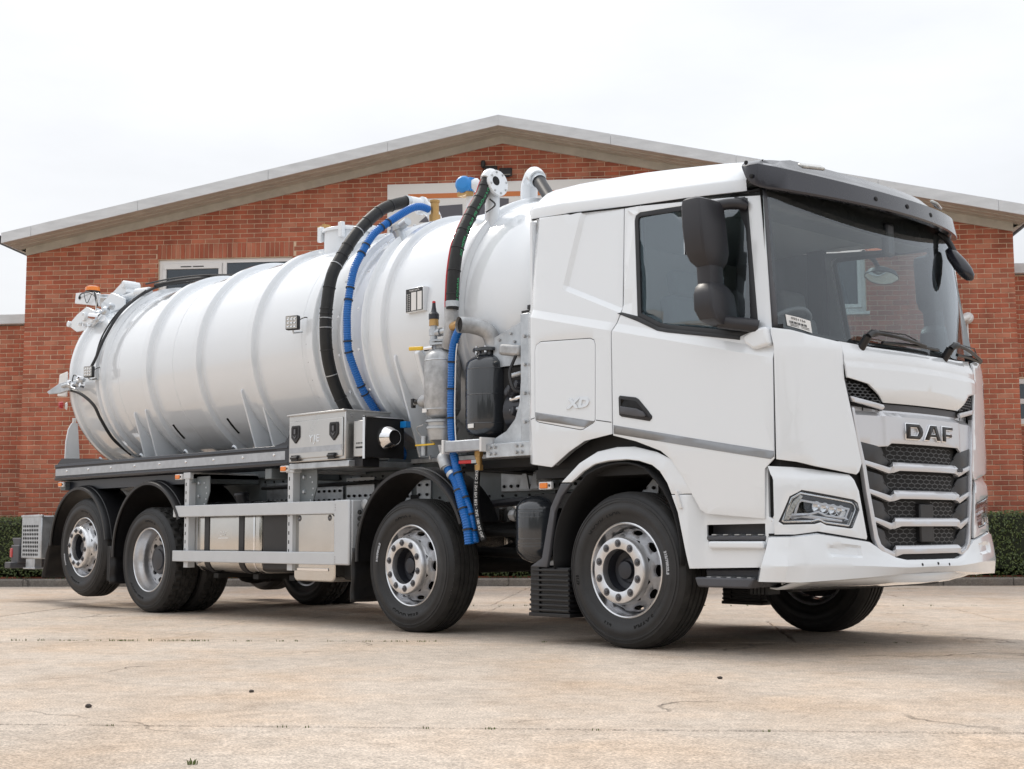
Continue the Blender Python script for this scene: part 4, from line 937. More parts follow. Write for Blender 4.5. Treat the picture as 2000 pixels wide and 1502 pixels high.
# manhole, relief valve, vents on the crown
p = MB(); p.cyl((-4.35, -.16, 3.3), (-4.35, -.16, 3.53), .22, 32); p.lathe([(0, .03), (.15, .03), (.24, .0), (.245, -.03), (.22, -.03)], (-4.35, -.16, 3.545), (0, 0, 1), 32); mh = p.build('manhole', 'white_paint', T, bevel=.004)
for k in range(4):
    a = R(150+k*80); p = MB(); p.box(-4.35+.25*math.cos(a)-.03, -4.35+.25*math.cos(a)+.03, -.16+.25*math.sin(a)-.02, -.16+.25*math.sin(a)+.02, 3.44, 3.58); p.build('clamp', 'white_paint', mh, bevel=.006)
p = MB(); p.obox((-4.56, -.28, 3.60), (.14, .05, .03)); p.cyl((-4.56, -.28, 3.5), (-4.56, -.28, 3.63), .018, 8); p.build('clamp_bolt', 'brass', mh)
p = MB(); p.cyl((-3.14, -.12, 3.3), (-3.14, -.12, 3.5), .05, 16); p.cyl((-3.14, -.12, 3.5), (-3.14, -.12, 3.62), .036, 16); p.lathe([(.0, .02), (.044, .02), (.044, 0), (.036, 0)], (-3.14, -.12, 3.61), (0, 0, 1), 16); p.build('relief_valve', 'brass', T)
p = MB(); p.cyl((-3.0, -.55, 3.1), (-3.06, -.62, 3.32), .05, 14); p.cyl((-3.1, -.6, 3.28), (-2.9, -.62, 3.33), .035, 12); p.lathe([(.05, 0), (.075, 0), (.075, .02), (.05, .02)], (-3.05, -.6, 3.28), (-.2, -.3, 1), 18, 0, 360, True); p.build('vent_valve', 'galvanised', T)
# tank label box
p = MB(); p.box(-2.46, -2.24, -1.0, -.94, 2.455, 2.65); lb = p.build('data_plate_box', 'white_paint', T, bevel=.006)
p = MB(); p.box(-2.452, -2.248, -1.0025, -1.0005, 2.463, 2.643); p.build('data_plate', 'ink', lb)
p = MB(); p.box(-2.385, -2.325, -1.0042, -1.0026, 2.468, 2.612); p.box(-2.31, -2.258, -1.0042, -1.0026, 2.468, 2.612); p.build('plate_columns', 'label_white', lb)
for k in range(9): text('plate_text', 'kg - m3', .016, 'label_white', lb, lambda x, y, z, k=k: (-2.42+x*.8, -1.003-z, 2.6-k*.0155+y), .0003)
text('plate_title', 'TANK DATA', .022, 'label_white', lb, lambda x, y, z: (-2.35+x, -1.003-z, 2.627+y), .0003)
# work lamps
def lamp(c, yaw, s=1.):
    M_ = Matrix.Rotation(R(yaw), 3, 'Z'); c = Vector(c)
    p = MB(); p.obox(c, (.125*s, .05*s, .125*s), M_); b_ = p.build('work_lamp', 'black_plastic', T, bevel=.012)
    p = MB(); p.obox(c+M_ @ Vector((0, -.0265*s, 0)), (.105*s, .004, .105*s), M_); p.build('lamp_face', 'lamp_lens', b_)
    leds = MB()
    for i in range(3):
        for j in range(3): leds.lathe([(0, .001), (.010*s, .004), (.013*s, 0)], c+M_ @ Vector(((i-1)*.032*s, -.0288*s, (j-1)*.032*s)), M_ @ Vector((0, -1, 0)), 10)
    leds.build('lamp_reflectors', 'chrome', b_)
    p = MB(); p.tube([c+M_ @ Vector((0, .0, -.05*s)), c+M_ @ Vector((0, .01, -.085*s)), c+M_ @ Vector((.05, .08, -.07*s))], .009, 6); p.build('lamp_bracket', 'galvanised', b_)
    p = MB(); p.tube(smooth_path([c+M_ @ Vector((.03, .03, .02)), c+M_ @ Vector((.10, .06, .05)), c+M_ @ Vector((.14, .12, -.02))], 5), .005, 6); p.build('lamp_cable', 'ink', b_)
lamp((-3.86, -1.10, 2.53), 26); lamp((-7.57, -1.10, 2.43), 24, .95)
def cable(pts, r=.008, name='cable', mt='ink', n=7): p = MB(); p.tube(smooth_path(pts, n), r, 7); return p.build(name, mt, T)
def onr(x, t, r=.995): return (x, -r*math.cos(R(t)), ZC+r*math.sin(R(t)))
cable([onr(-3.80, 2), onr(-3.80, -6), onr(-3.80, -18), onr(-3.79, -32), onr(-3.76, -44)], .005)
for k in range(5): c_ = onr(-3.80, -4-k*9); tie(T, c_, (0, .3, 1), .005, 'cable_clip', 'ink', .008)
# wiring loom on the rear collar and along the crown
loom = cable([onr(-6.7, 104, 1.04), onr(-7.0, 96, 1.05), onr(-7.35, 85, 1.06), onr(-7.5, 72, 1.06), onr(-7.45, 55, 1.05), onr(-7.46, 38, 1.05), onr(-7.50, 20, 1.045), onr(-7.54, 8, 1.06), (-7.6, -1.1, 2.42)], .016, 'wiring_loom')
cable([onr(-7.44, 60, 1.07), onr(-7.47, 40, 1.065), onr(-7.53, 22, 1.06), onr(-7.57, 6, 1.05)], .009)
cable([(-8.2, -1.04, 2.3), onr(-7.95, -10, 1.03), onr(-7.72, -18, 1.02), onr(-7.68, -28, 1.015), onr(-7.68, -42, 1.01), onr(-7.62, -56, 1.01)], .017, 'wiring_loom')
cable([onr(-6.6, 100, 1.06), onr(-6.95, 88, 1.06), onr(-7.3, 78, 1.07), onr(-7.5, 68, 1.08)], .022, 'wiring_loom'); cable([onr(-6.5, 96, 1.05), onr(-7.0, 86, 1.09), onr(-7.5, 80, 1.12), onr(-7.8, 72, 1.12)], .010)
# rear door hinge, rams and beacon
p = MB(); p.obox((-8.08, -.45, 3.40), (.32, .15, .15), Matrix.Rotation(R(-22), 3, 'Y')); p.cyl((-7.94, -.55, 3.475), (-7.94, -.35, 3.475), .042, 18); p.cyl((-8.22, -.55, 3.37), (-8.22, -.35, 3.37), .04, 18); p.cyl((-8.0, -.5, 3.34), (-7.55, -.46, 3.36), .035, 14); p.cyl((-7.72, -.5, 3.36), (-7.5, -.46, 3.355), .045, 14); hg = p.build('door_hinge', 'white_paint', T, bevel=.008)
for y_ in (-.60, -.32): p = MB(); p.prism([(-8.35, 3.30), (-8.1, 3.40), (-7.8, 3.30), (-7.8, 3.2), (-8.3, 3.15)], 'y', y_, y_+.025); p.build('hinge_cheek', 'white_paint', hg, bevel=.01)
p = MB(); p.obox((-8.75, -.45, 3.43), (.5, .22, .012), Matrix.Rotation(R(5), 3, 'Y')); p.prism([(-9.04, 3.52), (-8.72, 3.49), (-8.45, 3.44), (-8.47, 3.30), (-9.06, 3.395)], 'y', -.56, -.545); p.prism([(-9.04, 3.52), (-8.72, 3.49), (-8.3, 3.42), (-8.2, 3.26), (-8.45, 3.29), (-9.06, 3.395)], 'y', -.36, -.345); bb = p.build('beacon_bracket', 'white_paint', T, bevel=.006)
p = MB(); p.cyl((-8.80, -.47, 3.455), (-8.80, -.47, 3.52), .085, 24); p.build('beacon_base', 'black_plastic', bb, bevel=.006)
p = MB(); p.lathe([(.0, .058), (.06, .055), (.08, .045), (.085, .0), (0, 0)], (-8.80, -.47, 3.521), (0, 0, 1), 28); p.build('beacon', 'amber', bb)
p = MB(); p.lathe([(0, .012), (.02, .01), (.022, 0)], (-8.93, -.5605, 3.45), (0, -1, 0), 12); p.build('grommet', 'ink', bb)
cable([(-8.93, -.575, 3.45), (-8.8, -.60, 3.48), (-8.6, -.60, 3.46), (-8.4, -.62, 3.36), (-8.25, -.7, 3.24), (-8.1, -.78, 3.16)], .007); cable([(-8.5, -.6, 3.46), (-8.42, -.62, 3.37), (-8.38, -.62, 3.28)], .012); cable([(-8.8, -.58, 3.5), (-8.76, -.58, 3.41), (-8.70, -.58, 3.36), (-8.55, -.6, 3.46)], .004)
p = MB(); p.prism([(-8.72, 3.08), (-8.5, 3.18), (-8.28, 3.24), (-8.05, 3.16), (-8.05, 3.04), (-8.2, 2.98), (-8.5, 2.98)], 'y', -.80, -.77); p.prism([(-8.72, 3.08), (-8.5, 3.18), (-8.28, 3.24), (-8.05, 3.16), (-8.05, 3.04), (-8.2, 2.98), (-8.5, 2.98)], 'y', -.68, -.65); p.cyl((-8.3, -.83, 3.13), (-8.3, -.6, 3.13), .05, 14); p.cyl((-8.08, -.84, 3.08), (-8.08, -.6, 3.08), .045, 14); p.cyl((-8.68, -.82, 3.09), (-8.68, -.62, 3.09), .035, 12); ck = p.build('door_clamp', 'white_paint', T, bevel=.006)
p = MB(); p.cyl((-8.45, -.74, 3.12), (-7.95, -.82, 3.08), .028, 12); p.cyl((-8.15, -.80, 3.12), (-7.8, -.86, 3.06), .045, 14)
for c_ in ((-8.40, -.805, 3.06), (-8.28, -.81, 3.03), (-8.16, -.815, 3.02), (-8.3, -.81, 3.16)): p.lathe([(0, .03), (.018, .03), (.02, 0)], c_, (0, -1, 0), 6)
p.build('clamp_ram', 'chrome', ck)
for c_, r_ in (((-7.95, -.80, 3.10), .05), ((-7.86, -.84, 3.04), .04), ((-7.75, -.82, 3.12), .045), ((-7.7, -.78, 3.17), .035)): p = MB(); p.lathe([(0, .06), (r_*.6, .06), (r_, .04), (r_, 0), (0, 0)], c_, (.2, -1, .2), 12); p.build('hydraulic_fitting', 'galvanised', ck)
# side clamp at mid height with marker plate and red lamp
p = MB(); p.prism([(-8.62, 2.26), (-8.58, 2.50), (-8.40, 2.52), (-8.40, 2.24)], 'y', -.95, -.93); p.build('marker_plate', 'label_white', T, bevel=.012)
p = MB(); p.prism([(-8.60, 2.30), (-8.30, 2.37), (-8.05, 2.38), (-8.05, 2.28), (-8.3, 2.26), (-8.55, 2.27)], 'y', -1.08, -1.05); p.cyl((-8.2, -1.09, 2.33), (-7.72, -1.08, 2.36), .022, 12); p.cyl((-8.05, -1.08, 2.33), (-7.85, -1.07, 2.34), .038, 14); sc = p.build('side_clamp', 'galvanised', T, bevel=.005)
for c_ in ((-8.0, -1.08, 2.35), (-7.9, -1.09, 2.31), (-7.8, -1.08, 2.38), (-7.75, -1.07, 2.30)): p = MB(); p.lathe([(0, .05), (.025, .045), (.03, 0)], c_, (0, -1, .2), 10); p.build('clamp_fitting', 'chrome', sc)
cable([(-7.95, -1.1, 2.36), (-7.88, -1.12, 2.42), (-7.8, -1.12, 2.40)], .006); cable([(-7.66, -1.08, 2.42), (-7.6, -1.08, 2.36), (-7.52, -1.04, 2.36)], .006)
p = MB(); p.lathe([(0, .05), (.035, .04), (.042, 0)], (-8.37, -1.0, 2.14), (-.3, -1, 0), 14); p.build('end_marker_lamp', 'red_lens', T)
p = MB(); p.lathe([(0, .02), (.03, .02), (.045, 0)], (-8.33, -.97, 2.13), (-.3, -1, 0), 14); p.build('lamp_base', 'white_plastic', T)
# rear outlet dish below
p = MB(); p.prism([(-.98, 1.50), (-.975, 1.74), (-.95, 1.88), (-.91, 1.95), (-.84, 1.95), (-.80, 1.50)], 'x', -8.34, -8.32); p.build('rear_splash_plate', 'white_paint', T, bevel=.006); p = MB(); p.cyl((-8.29, -.9, 1.95), (-8.29, -.9, 2.0), .02, 10); p.build('plate_knob', 'white_plastic', T)

# ------------------------------------------------------------------ tool box, heater, work panel
p = MB(); p.box(-3.68, -2.90, -1.25, -.80, 1.318, 1.71); tb = p.build('tool_box', 'stainless', T, bevel=.008)
p = MB(); p.box(-3.655, -2.925, -1.262, -1.2515, 1.345, 1.655); tl = p.build('tool_box_door', 'stainless', tb, bevel=.006)
for a in ((-3.685, -2.895, 1.70, 1.716), ): p = MB(); p.box(a[0], a[1], -1.27, -.79, a[2], a[3]); p.build('box_lid_edge', 'stainless', tb, bevel=.004)
for x in (-3.56, -3.03):
    p = MB(); p.prism([(x-.05, 1.62), (x+.05, 1.62), (x+.058, 1.60), (x+.058, 1.52), (x, 1.47), (x-.058, 1.52), (x-.058, 1.60)], 'y', -1.272, -1.2635); l_ = p.build('latch', 'black_plastic', tb, bevel=.004)
    p = MB(); p.prism([(x-.033, 1.605), (x+.033, 1.605), (x+.035, 1.545), (x-.035, 1.545)], 'y', -1.2735, -1.2725); p.build('latch_recess', 'gap', tb)
    p = MB(); p.prism([(x-.03, 1.54), (x, 1.525), (x+.03, 1.54), (x, 1.51)], 'y', -1.277, -1.2725); p.box(x-.012, x+.012, -1.278, -1.274, 1.55, 1.59); p.build('latch_tongue', 'nut_steel', tb)
for x in (-3.56, -3.05): p = MB(); p.box(x-.045, x+.045, -1.28, -1.2635, 1.325, 1.375); p.cyl((x-.045, -1.28, 1.352), (x+.045, -1.28, 1.352), .012, 8); p.build('hinge', 'black_plastic', tb, bevel=.003)
p = MB(); p.box(-3.652, -2.928, -1.2640, -1.2625, 1.392, 1.437); p.build('box_tape', 'reflective_tape', tb)
text('box_lettering', 'YJE', .085, 'chrome', tb, lambda x, y, z: (-3.30+x, -1.263-z, 1.50+y), .003, 1.3)
p = MB(); p.box(-3.70, -2.88, -1.23, -.5, 1.262, 1.312); p.build('box_bearer', 'galvanised', T, bevel=.005)
p = MB(); p.prism([(-1.14, 1.33), (-1.02, 1.33), (-1.02, 1.66), (-1.05, 1.66)], 'x', -2.875, -2.865); p.build('bracket_plate', 'galvanised', T)
p = MB(); p.box(-2.86, -2.70, -1.20, -.86, 1.335, 1.62); ht = p.build('heater_box', 'stainless', T, bevel=.006)
p = MB(); p.box(-2.697, -2.68, -1.225, -.83, 1.325, 1.64); p.build('heater_face', 'gap', ht, bevel=.004)
p = MB(); p.box(-2.70, -2.672, -1.232, -1.222, 1.315, 1.65); p.box(-2.70, -2.672, -1.232, -.83, 1.64, 1.648); p.build('heater_rim', 'chrome', ht)
p = MB(); p.lathe([(.108, 0), (.104, .018), (.06, .09), (.056, .09), (.095, .018)], (-2.675, -1.0, 1.485), (1, 0, 0), 32); p.build('exhaust_cone', 'chrome', ht); p = MB(); p.lathe([(0, .06), (.06, .06), (.062, 0)], (-2.66, -1.0, 1.485), (1, 0, 0), 24); p.build('cone_bore', 'gap', ht)
p = MB(); p.box(-2.67, -2.60, -.88, -.83, 1.57, 1.62); p.build('heater_switch', 'blue_paint', ht)
text('heater_label', 'PUMP 24V', .02, 'ink', ht, lambda x, y, z: (-2.78+x, -1.2015-z, 1.44+y), .0004)
p = MB(); p.box(-2.83, -2.72, -1.2015, -1.2005, 1.40, 1.415); p.build('label_lines', 'ink', ht)
p = MB(); p.box(-2.92, -2.78, -1.17, -1.0, 1.255, 1.33); p.build('control_box', 'black_plastic', T, bevel=.006)
for k in range(3): p = MB(); p.lathe([(0, .03), (.012, .03), (.014, 0)], (-2.6+k*.12, -.62, 1.325), (0, -.3, 1), 8); p.build('stud', 'galvanised', T)
p = MB(); p.box(-2.85, -1.3, -.62, -.5, 1.30, 1.335); p.build('bearer_angle', 'galv_dull', T, bevel=.004)
# front support leg of the tank
p = MB(); p.prism([(-1.0, 2.13), (-.97, 2.16), (-.9, 2.1), (-.52, 1.32), (-.72, 1.32)], 'x', -2.36, -2.31); p.build('front_support', 'tank_paint', T, bevel=.008)

# ------------------------------------------------------------------ moisture trap, vessel, pump panel
V = Vector((-1.99, -1.02, 0))
p = MB(); p.lathe([(0, 1.58), (.07, 1.59), (.12, 1.62), (.14, 1.67), (.14, 2.02), (.13, 2.07), (.09, 2.11), (.065, 2.125), (.065, 2.16), (0, 2.16)], V, (0, 0, 1), 36); mt_ = p.build('moisture_trap', 'galv_dull', T, smooth=40)
for z_ in (2.032, 1.66): p = MB(); p.lathe([(.141, z_-.004), (.1435, z_), (.141, z_+.004)], V, (0, 0, 1), 36); p.build('trap_seam', 'galvanised', mt_)
p = MB(); p.lathe([(.065, 2.15), (.095, 2.15), (.095, 2.165), (.065, 2.165), (.065, 2.175), (.095, 2.175), (.095, 2.19), (.05, 2.19)], V, (0, 0, 1), 28); p.build('trap_flange', 'galvanised', mt_)
p = MB(); p.lathe([(0, 1.40), (.06, 1.40), (.10, 1.43), (.115, 1.49), (.12, 1.51), (.125, 1.515), (.125, 1.53), (.11, 1.535), (.115, 1.56), (.13, 1.565), (.13, 1.58), (.1, 1.59), (0, 1.59)], V, (0, 0, 1), 36); p.build('trap_bowl', 'galvanised', mt_)
p = MB(); p.lathe([(0, .0), (.055, .0), (.05, .05), (.03, .085), (0, .09)], V+Vector((-.13, -.03, 1.74)), (-1, -.2, -.15), 20); p.cyl(V+Vector((-.2, -.05, 1.73)), V+Vector((-.27, -.06, 1.72)), .012, 8); p.build('trap_spout', 'galv_dull', mt_)
p = MB(); p.box(V.x-.285, V.x-.262, V.y-.075, V.y-.045, 1.69, 1.76); p.cyl(V+Vector((-.25, -.06, 1.735)), V+Vector((-.2, -.05, 1.735)), .02, 8); p.build('trap_tap', 'ink', mt_)
p = MB(); p.box(V.x-.07, V.x-.02, V.y-.142, V.y-.138, 1.635, 1.665); p.build('trap_label', 'label_white', mt_)
p = MB(); p.cyl(V+Vector((-.19, -.02, 1.32)), V+Vector((-.19, -.02, 1.47)), .025, 12); p.build('gauge_glass', 'galvanised', mt_); p = MB(); p.obox(V+Vector((-.13, -.06, 1.40)), (.22, .015, .012)); p.build('tap_lever', 'yellow', mt_)
cable([V+Vector((-.13, -.08, 1.55)), V+Vector((-.22, -.07, 1.53)), V+Vector((-.2, -.04, 1.46))], .004, mt='galv_dull')
# riser pipe from the trap to hose three
p = MB(); p.tube(smooth_path([(-1.83, -1.075, 2.42), (-1.83, -1.07, 2.3), (-1.86, -1.06, 2.2), (-1.90, -1.04, 2.13)], 6), .05, 22); rp = p.build('riser_pipe', 'galv_dull', T, smooth=60)
# relief valve assembly left of riser
p = MB(); p.cyl((-2.02, -1.08, 2.1), (-2.02, -1.08, 2.30), .027, 14); p.cyl((-2.04, -1.08, 2.24), (-1.86, -1.075, 2.25), .026, 14); p.lathe([(.034, -.015), (.034, .015)], (-1.95, -1.08, 2.245), (1, 0, 0), 8); p.cyl((-2.02, -1.08, 2.16), (-2.02, -1.08, 2.19), .036, 8); p.cyl((-2.02, -1.08, 2.225), (-2.02, -1.08, 2.275), .036, 12); rv = p.build('valve_tree', 'galvanised', T, smooth=50)
p = MB(); p.lathe([(0, .05), (.036, .05), (.038, 0), (0, 0)], (-2.02, -1.08, 2.30), (0, 0, 1), 14); p.build('valve_seat', 'brass', rv)
p = MB(); p.lathe([(0, .13), (.012, .13), (.016, .09), (.022, .06), (.04, .04), (.04, .0), (0, 0)], (-2.02, -1.08, 2.35), (0, 0, 1), 16); p.build('valve_head', 'hub_dark', rv); p = MB(); p.lathe([(0, .018), (.012, .015), (.014, 0)], (-2.02, -1.08, 2.475), (0, 0, 1), 10); p.build('valve_cap', 'red', rv)
p = MB(); p.cyl((-2.1, -1.1, 2.13), (-2.0, -1.1, 2.13), .02, 10); p.build('ball_valve', 'chrome', rv); p = MB(); p.obox((-2.19, -1.115, 2.14), (.16, .02, .03), Matrix.Rotation(R(4), 3, 'Y')); p.build('valve_lever', 'yellow', rv, bevel=.006)
# brass tee, short exhaust stub, blue drain hose
p = MB(); p.cyl((-1.80, -1.08, 2.27), (-1.62, -1.13, 2.275), .034, 16); p.lathe([(.042, -.02), (.042, .02)], (-1.68, -1.115, 2.273), (1, -.25, 0), 6); p.build('brass_tee', 'brass', T)
p = MB(); p.tube(smooth_path([(-1.575, -1.22, 2.245), (-1.545, -1.12, 2.245), (-1.49, -1.02, 2.21), (-1.47, -.98, 2.13), (-1.47, -.98, 2.06)], 6), .06, 24, cap=False); p.build('exhaust_stub', 'galv_dull', T, smooth=60); p = MB(); p.lathe([(0, -.002), (.052, -.002)], (-1.572, -1.205, 2.245), (-.3, -1, 0), 24); p.build('stub_bore', 'gap', T)
h4, p4 = hose([(-1.655, -1.12, 2.26), (-1.70, -1.14, 2.17), (-1.735, -1.14, 2.06), (-1.757, -1.13, 1.85), (-1.763, -1.13, 1.60), (-1.735, -1.14, 1.38), (-1.67, -1.16, 1.21), (-1.585, -1.17, 1.03), (-1.50, -1.17, .85), (-1.455, -1.17, .665)], .033, 'blue_hose', 'blue_drain_hose', ribs=.019)
for t in (.17, .29, .42, .54, .68, .80, .88, .95): c_, d_ = at_len(p4, t); tie(h4, c_, d_, .0335)
p = MB(); p.tube([p_+Vector((.052, -.01, 0)) for p_ in p4[12:44]], .005, 6); p.build('white_tube', 'label_white', h4)
tie(h4, at_len(p4, .015)[0], at_len(p4, .015)[1], .0335, 'hose_clamp', 'galvanised', .014)
h5, p5 = hose([(-1.785, -1.16, 1.24), (-1.74, -1.17, 1.19), (-1.66, -1.17, 1.10), (-1.57, -1.2, .95), (-1.50, -1.21, .80), (-1.475, -1.21, .655)], .036, 'blue_hose', 'blue_outlet_hose', ribs=.019)
tie(h5, at_len(p5, .06)[0], at_len(p5, .06)[1], .0365, 'hose_clamp', 'galvanised', .014); tie(h5, at_len(p5, .16)[0], at_len(p5, .16)[1], .0365, 'hose_clamp', 'galvanised', .014)
for t in (.4, .62, .85): c_, d_ = at_len(p5, t); tie(h5, c_, d_, .0365)
p = MB(); p.tube(smooth_path([(-1.90, -.95, 1.22), (-1.87, -1.08, 1.27), (-1.83, -1.15, 1.285), (-1.79, -1.17, 1.25), (-1.765, -1.175, 1.21)], 5), .046, 18); p.build('hose_coupler', 'galv_dull', T)
h6, p6 = hose([(-1.45, -1.14, 1.30), (-1.455, -1.15, 1.15), (-1.455, -1.16, 1.0), (-1.435, -1.17, .88), (-1.39, -1.18, .76), (-1.35, -1.18, .68)], .022, 'black_hose', 'fuel_hose')
hose_text(p6, 'HYDRO 2 SN EN 853 - SAE 100 R2 OIL', .12, .98, .026, .022, (.7, -.8, .1), 'label_white', h6)
p = MB(); p.cyl((-1.45, -1.14, 1.36), (-1.45, -1.14, 1.18), .026, 14); p.lathe([(.033, -.02), (.033, .02)], (-1.45, -1.14, 1.30), (0, 0, 1), 6); p.lathe([(.033, -.02), (.033, .02)], (-1.45, -1.14, 1.20), (0, 0, 1), 6); bv = p.build('drain_valve', 'brass', T)
p = MB(); p.obox((-1.57, -1.16, 1.245), (.14, .016, .026)); p.build('drain_lever', 'red', bv, bevel=.005); p = MB(); p.obox((-1.475, -1.16, 1.245), (.05, .014, .024)); p.build('lever_root', 'galvanised', bv)
# black pressure vessel
V2 = Vector((-1.52, -.98, 0))
p = MB(); p.lathe([(0, 1.42), (.09, 1.425), (.145, 1.45), (.165, 1.485), (.17, 1.52), (.17, 1.93), (.162, 1.975), (.13, 2.01), (.09, 2.03), (.07, 2.035), (.07, 2.07), (0, 2.07)], V2, (0, 0, 1), 48); vs_ = p.build('pressure_vessel', 'vessel_dark', T, smooth=40)
p = MB()
for z in (1.525, 1.735, 1.925): p.lathe([(.1705, z-.003), (.1725, z), (.1705, z+.003)], V2, (0, 0, 1), 48)
p.lathe([(0, 2.085), (.11, 2.085), (.115, 2.08), (.115, 2.062), (.11, 2.058), (0, 2.058)], V2, (0, 0, 1), 32); p.build('vessel_bands', 'vessel_dark', vs_)
for k in range(7): a = R(k*51); p = MB(); p.lathe([(0, .05), (.012, .05), (.013, 0)], V2+Vector((.095*math.cos(a), .095*math.sin(a), 2.045)), (0, 0, 1), 8); p.build('vessel_bolt', 'chrome', vs_)
p = MB(); p.box(V2.x-.03, V2.x+.03, V2.y-.175, V2.y-.1705, 1.49, 1.52); p.build('vessel_label', 'label_white', vs_)
# galvanised panel with a cut-out behind the cab
pts = [(-1.03, 2.255), (-.90, 2.26), (-.90, 1.27), (-1.30, 1.28), (-1.31, 1.40), (-1.18, 1.45), (-1.09, 1.53), (-1.045, 1.64), (-1.03, 1.8)]
p = MB(); p.prism([(-1.43, 2.15), (-1.02, 2.27), (-.88, 2.27), (-.88, 1.93), (-1.43, 1.93)], 'y', -1.012, -1.004); p.build('back_plate', 'galvanised', T, bevel=.002); p = MB(); p.box(-1.36, -.88, -.99, -.8, 1.3, 1.94); p.build('pump_housing', 'under', T, bevel=.02)
for x, z in ((-1.36, 2.13), (-1.24, 2.165), (-1.12, 2.20), (-1.06, 2.22), (-1.2, 2.1)): p = MB(); p.lathe([(0, .012), (.011, .012), (.013, 0)], (x, -1.0125, z), (0, -1, 0), 6); p.build('panel_bolt', 'galv_dull', T)
p = MB(); p.prism(pts, 'y', -1.12, -1.112); pp = p.build('pump_panel', 'galvanised', T, bevel=.002)
p = MB(); p.box(-.985, -.895, -1.165, -1.122, 1.27, 2.262); p.build('panel_post', 'galvanised', pp, bevel=.006)
for x, z in ((-1.0, 2.2), (-.94, 2.1), (-.94, 1.9), (-.94, 1.7), (-.94, 1.5), (-1.2, 1.34), (-1.12, 1.32), (-.96, 1.33)):
    p = MB(); y_ = -1.1655 if x > -.985 else -1.1205; p.lathe([(0, .014), (.012, .014), (.014, 0)], (x, y_, z), (0, -1, 0), 6); p.build('panel_bolt', 'galv_dull', pp)
p = MB(); p.obox((-1.17, -1.06, 2.03), (.22, .09, .08), Matrix.Rotation(R(8), 3, 'Y')); p.build('filter_housing', 'galv_dull', pp, bevel=.02)
for x in (-1.18, -1.1, -1.14, -1.2): p = MB(); p.lathe([(0, .08), (.03, .07), (.045, 0)], (x, -1.02, random.uniform(1.55, 1.8)), (-.3, -1, .1), 12); p.build('fitting', 'hub_dark', pp)
for z in (1.85, 1.68, 1.6): p = MB(); p.cyl((-1.2, -1.05, z), (-1.05, -1.07, z+.01), .018, 10); p.build('hydraulic_pipe', 'chrome' if z == 1.68 else 'galvanised', pp)
cable([(-1.1, -1.1, 1.98), (-1.13, -1.13, 1.86), (-1.08, -1.14, 1.74), (-1.04, -1.1, 1.72)], .012)
p = MB(); p.box(-1.06, -.88, -1.08, -.9, 2.263, 2.30); p.box(-.98, -.90, -1.10, -1.02, 2.30, 2.33); p.build('cab_latch', 'ink', pp)
p = MB(); p.cyl((-1.28, -.9, 1.60), (-1.0, -.9, 1.60), .16, 24); p.cyl((-1.3, -.8, 1.8), (-.95, -.8, 1.8), .1, 20); p.build('vacuum_pump', 'hub_dark', pp)
# bearer under it with reflective end
p = MB(); p.box(-1.75, -1.33, -1.225, -1.10, 1.318, 1.40); br_ = p.build('panel_bearer', 'galvanised', T, bevel=.008); p = MB(); p.box(-1.715, -1.345, -1.2285, -1.226, 1.332, 1.388); p.build('bearer_tape', 'reflective_tape', br_)
for x in (-1.752, -1.34): p = MB(); p.box(x, x+.022, -1.235, -1.1, 1.308, 1.41); p.build('bearer_end', 'white_plastic', br_, bevel=.003)
p = MB(); p.box(-1.318, -.87, -1.19, -1.0, 1.262, 1.36); p.build('bearer_angle', 'galvanised', T, bevel=.004)
for x in (-1.27, -1.22, -1.0, -.95): 
    for z in (1.29, 1.335): p = MB(); p.lathe([(0, .014), (.011, .014), (.013, 0)], (x, -1.1905, z), (0, -1, 0), 6); p.build('bearer_bolt', 'galv_dull', br_)
p = MB(); p.box(-1.75, -.6, -1.0, -.5, 1.20, 1.26); p.build('under_bearer', 'under', T)
# black air tank ahead of axle two
V3 = Vector((-.98, -.99, 0)); p = MB(); p.lathe([(0, .52), (.06, .525), (.12, .55), (.165, .60), (.17, .63), (.17, .88), (.165, .92), (.13, .96), (.07, .985), (0, .99)], V3, (0, 0, 1), 40); at_ = p.build('air_tank', 'vessel_dark', T, smooth=45)
p = MB()
for z in (.64, .66, .69, .84, .87, .895): p.lathe([(.1703, z-.002), (.1715, z), (.1703, z+.002)], V3, (0, 0, 1), 40)
p.build('air_tank_bands', 'vessel_dark', at_); p = MB(); p.lathe([(0, .01), (.025, .008), (.028, 0)], V3+Vector((-.02, -.05, .975)), (0, -.2, 1), 14); p.build('air_tank_plug', 'chrome', at_)
p = MB(); p.cyl((-1.13, -.95, .86), (-1.36, -.9, .86), .035, 12); p.lathe([(.05, -.03), (.05, .03)], (-1.2, -.94, .86), (1, -.1, 0), 8); p.lathe([(.045, -.03), (.045, .03)], (-1.3, -.92, .86), (1, -.1, 0), 8); p.build('air_fitting', 'galv_dull', at_)
p = MB(); p.box(-1.0, -.6, -1.02, -.5, .90, 1.0); p.build('air_tank_bracket', 'under', T)
p = MB(); p.cyl((-1.15, -.6, .45), (-1.15, .2, .45), .14, 18); p.build('rear_air_tank', 'galv_dull', T)
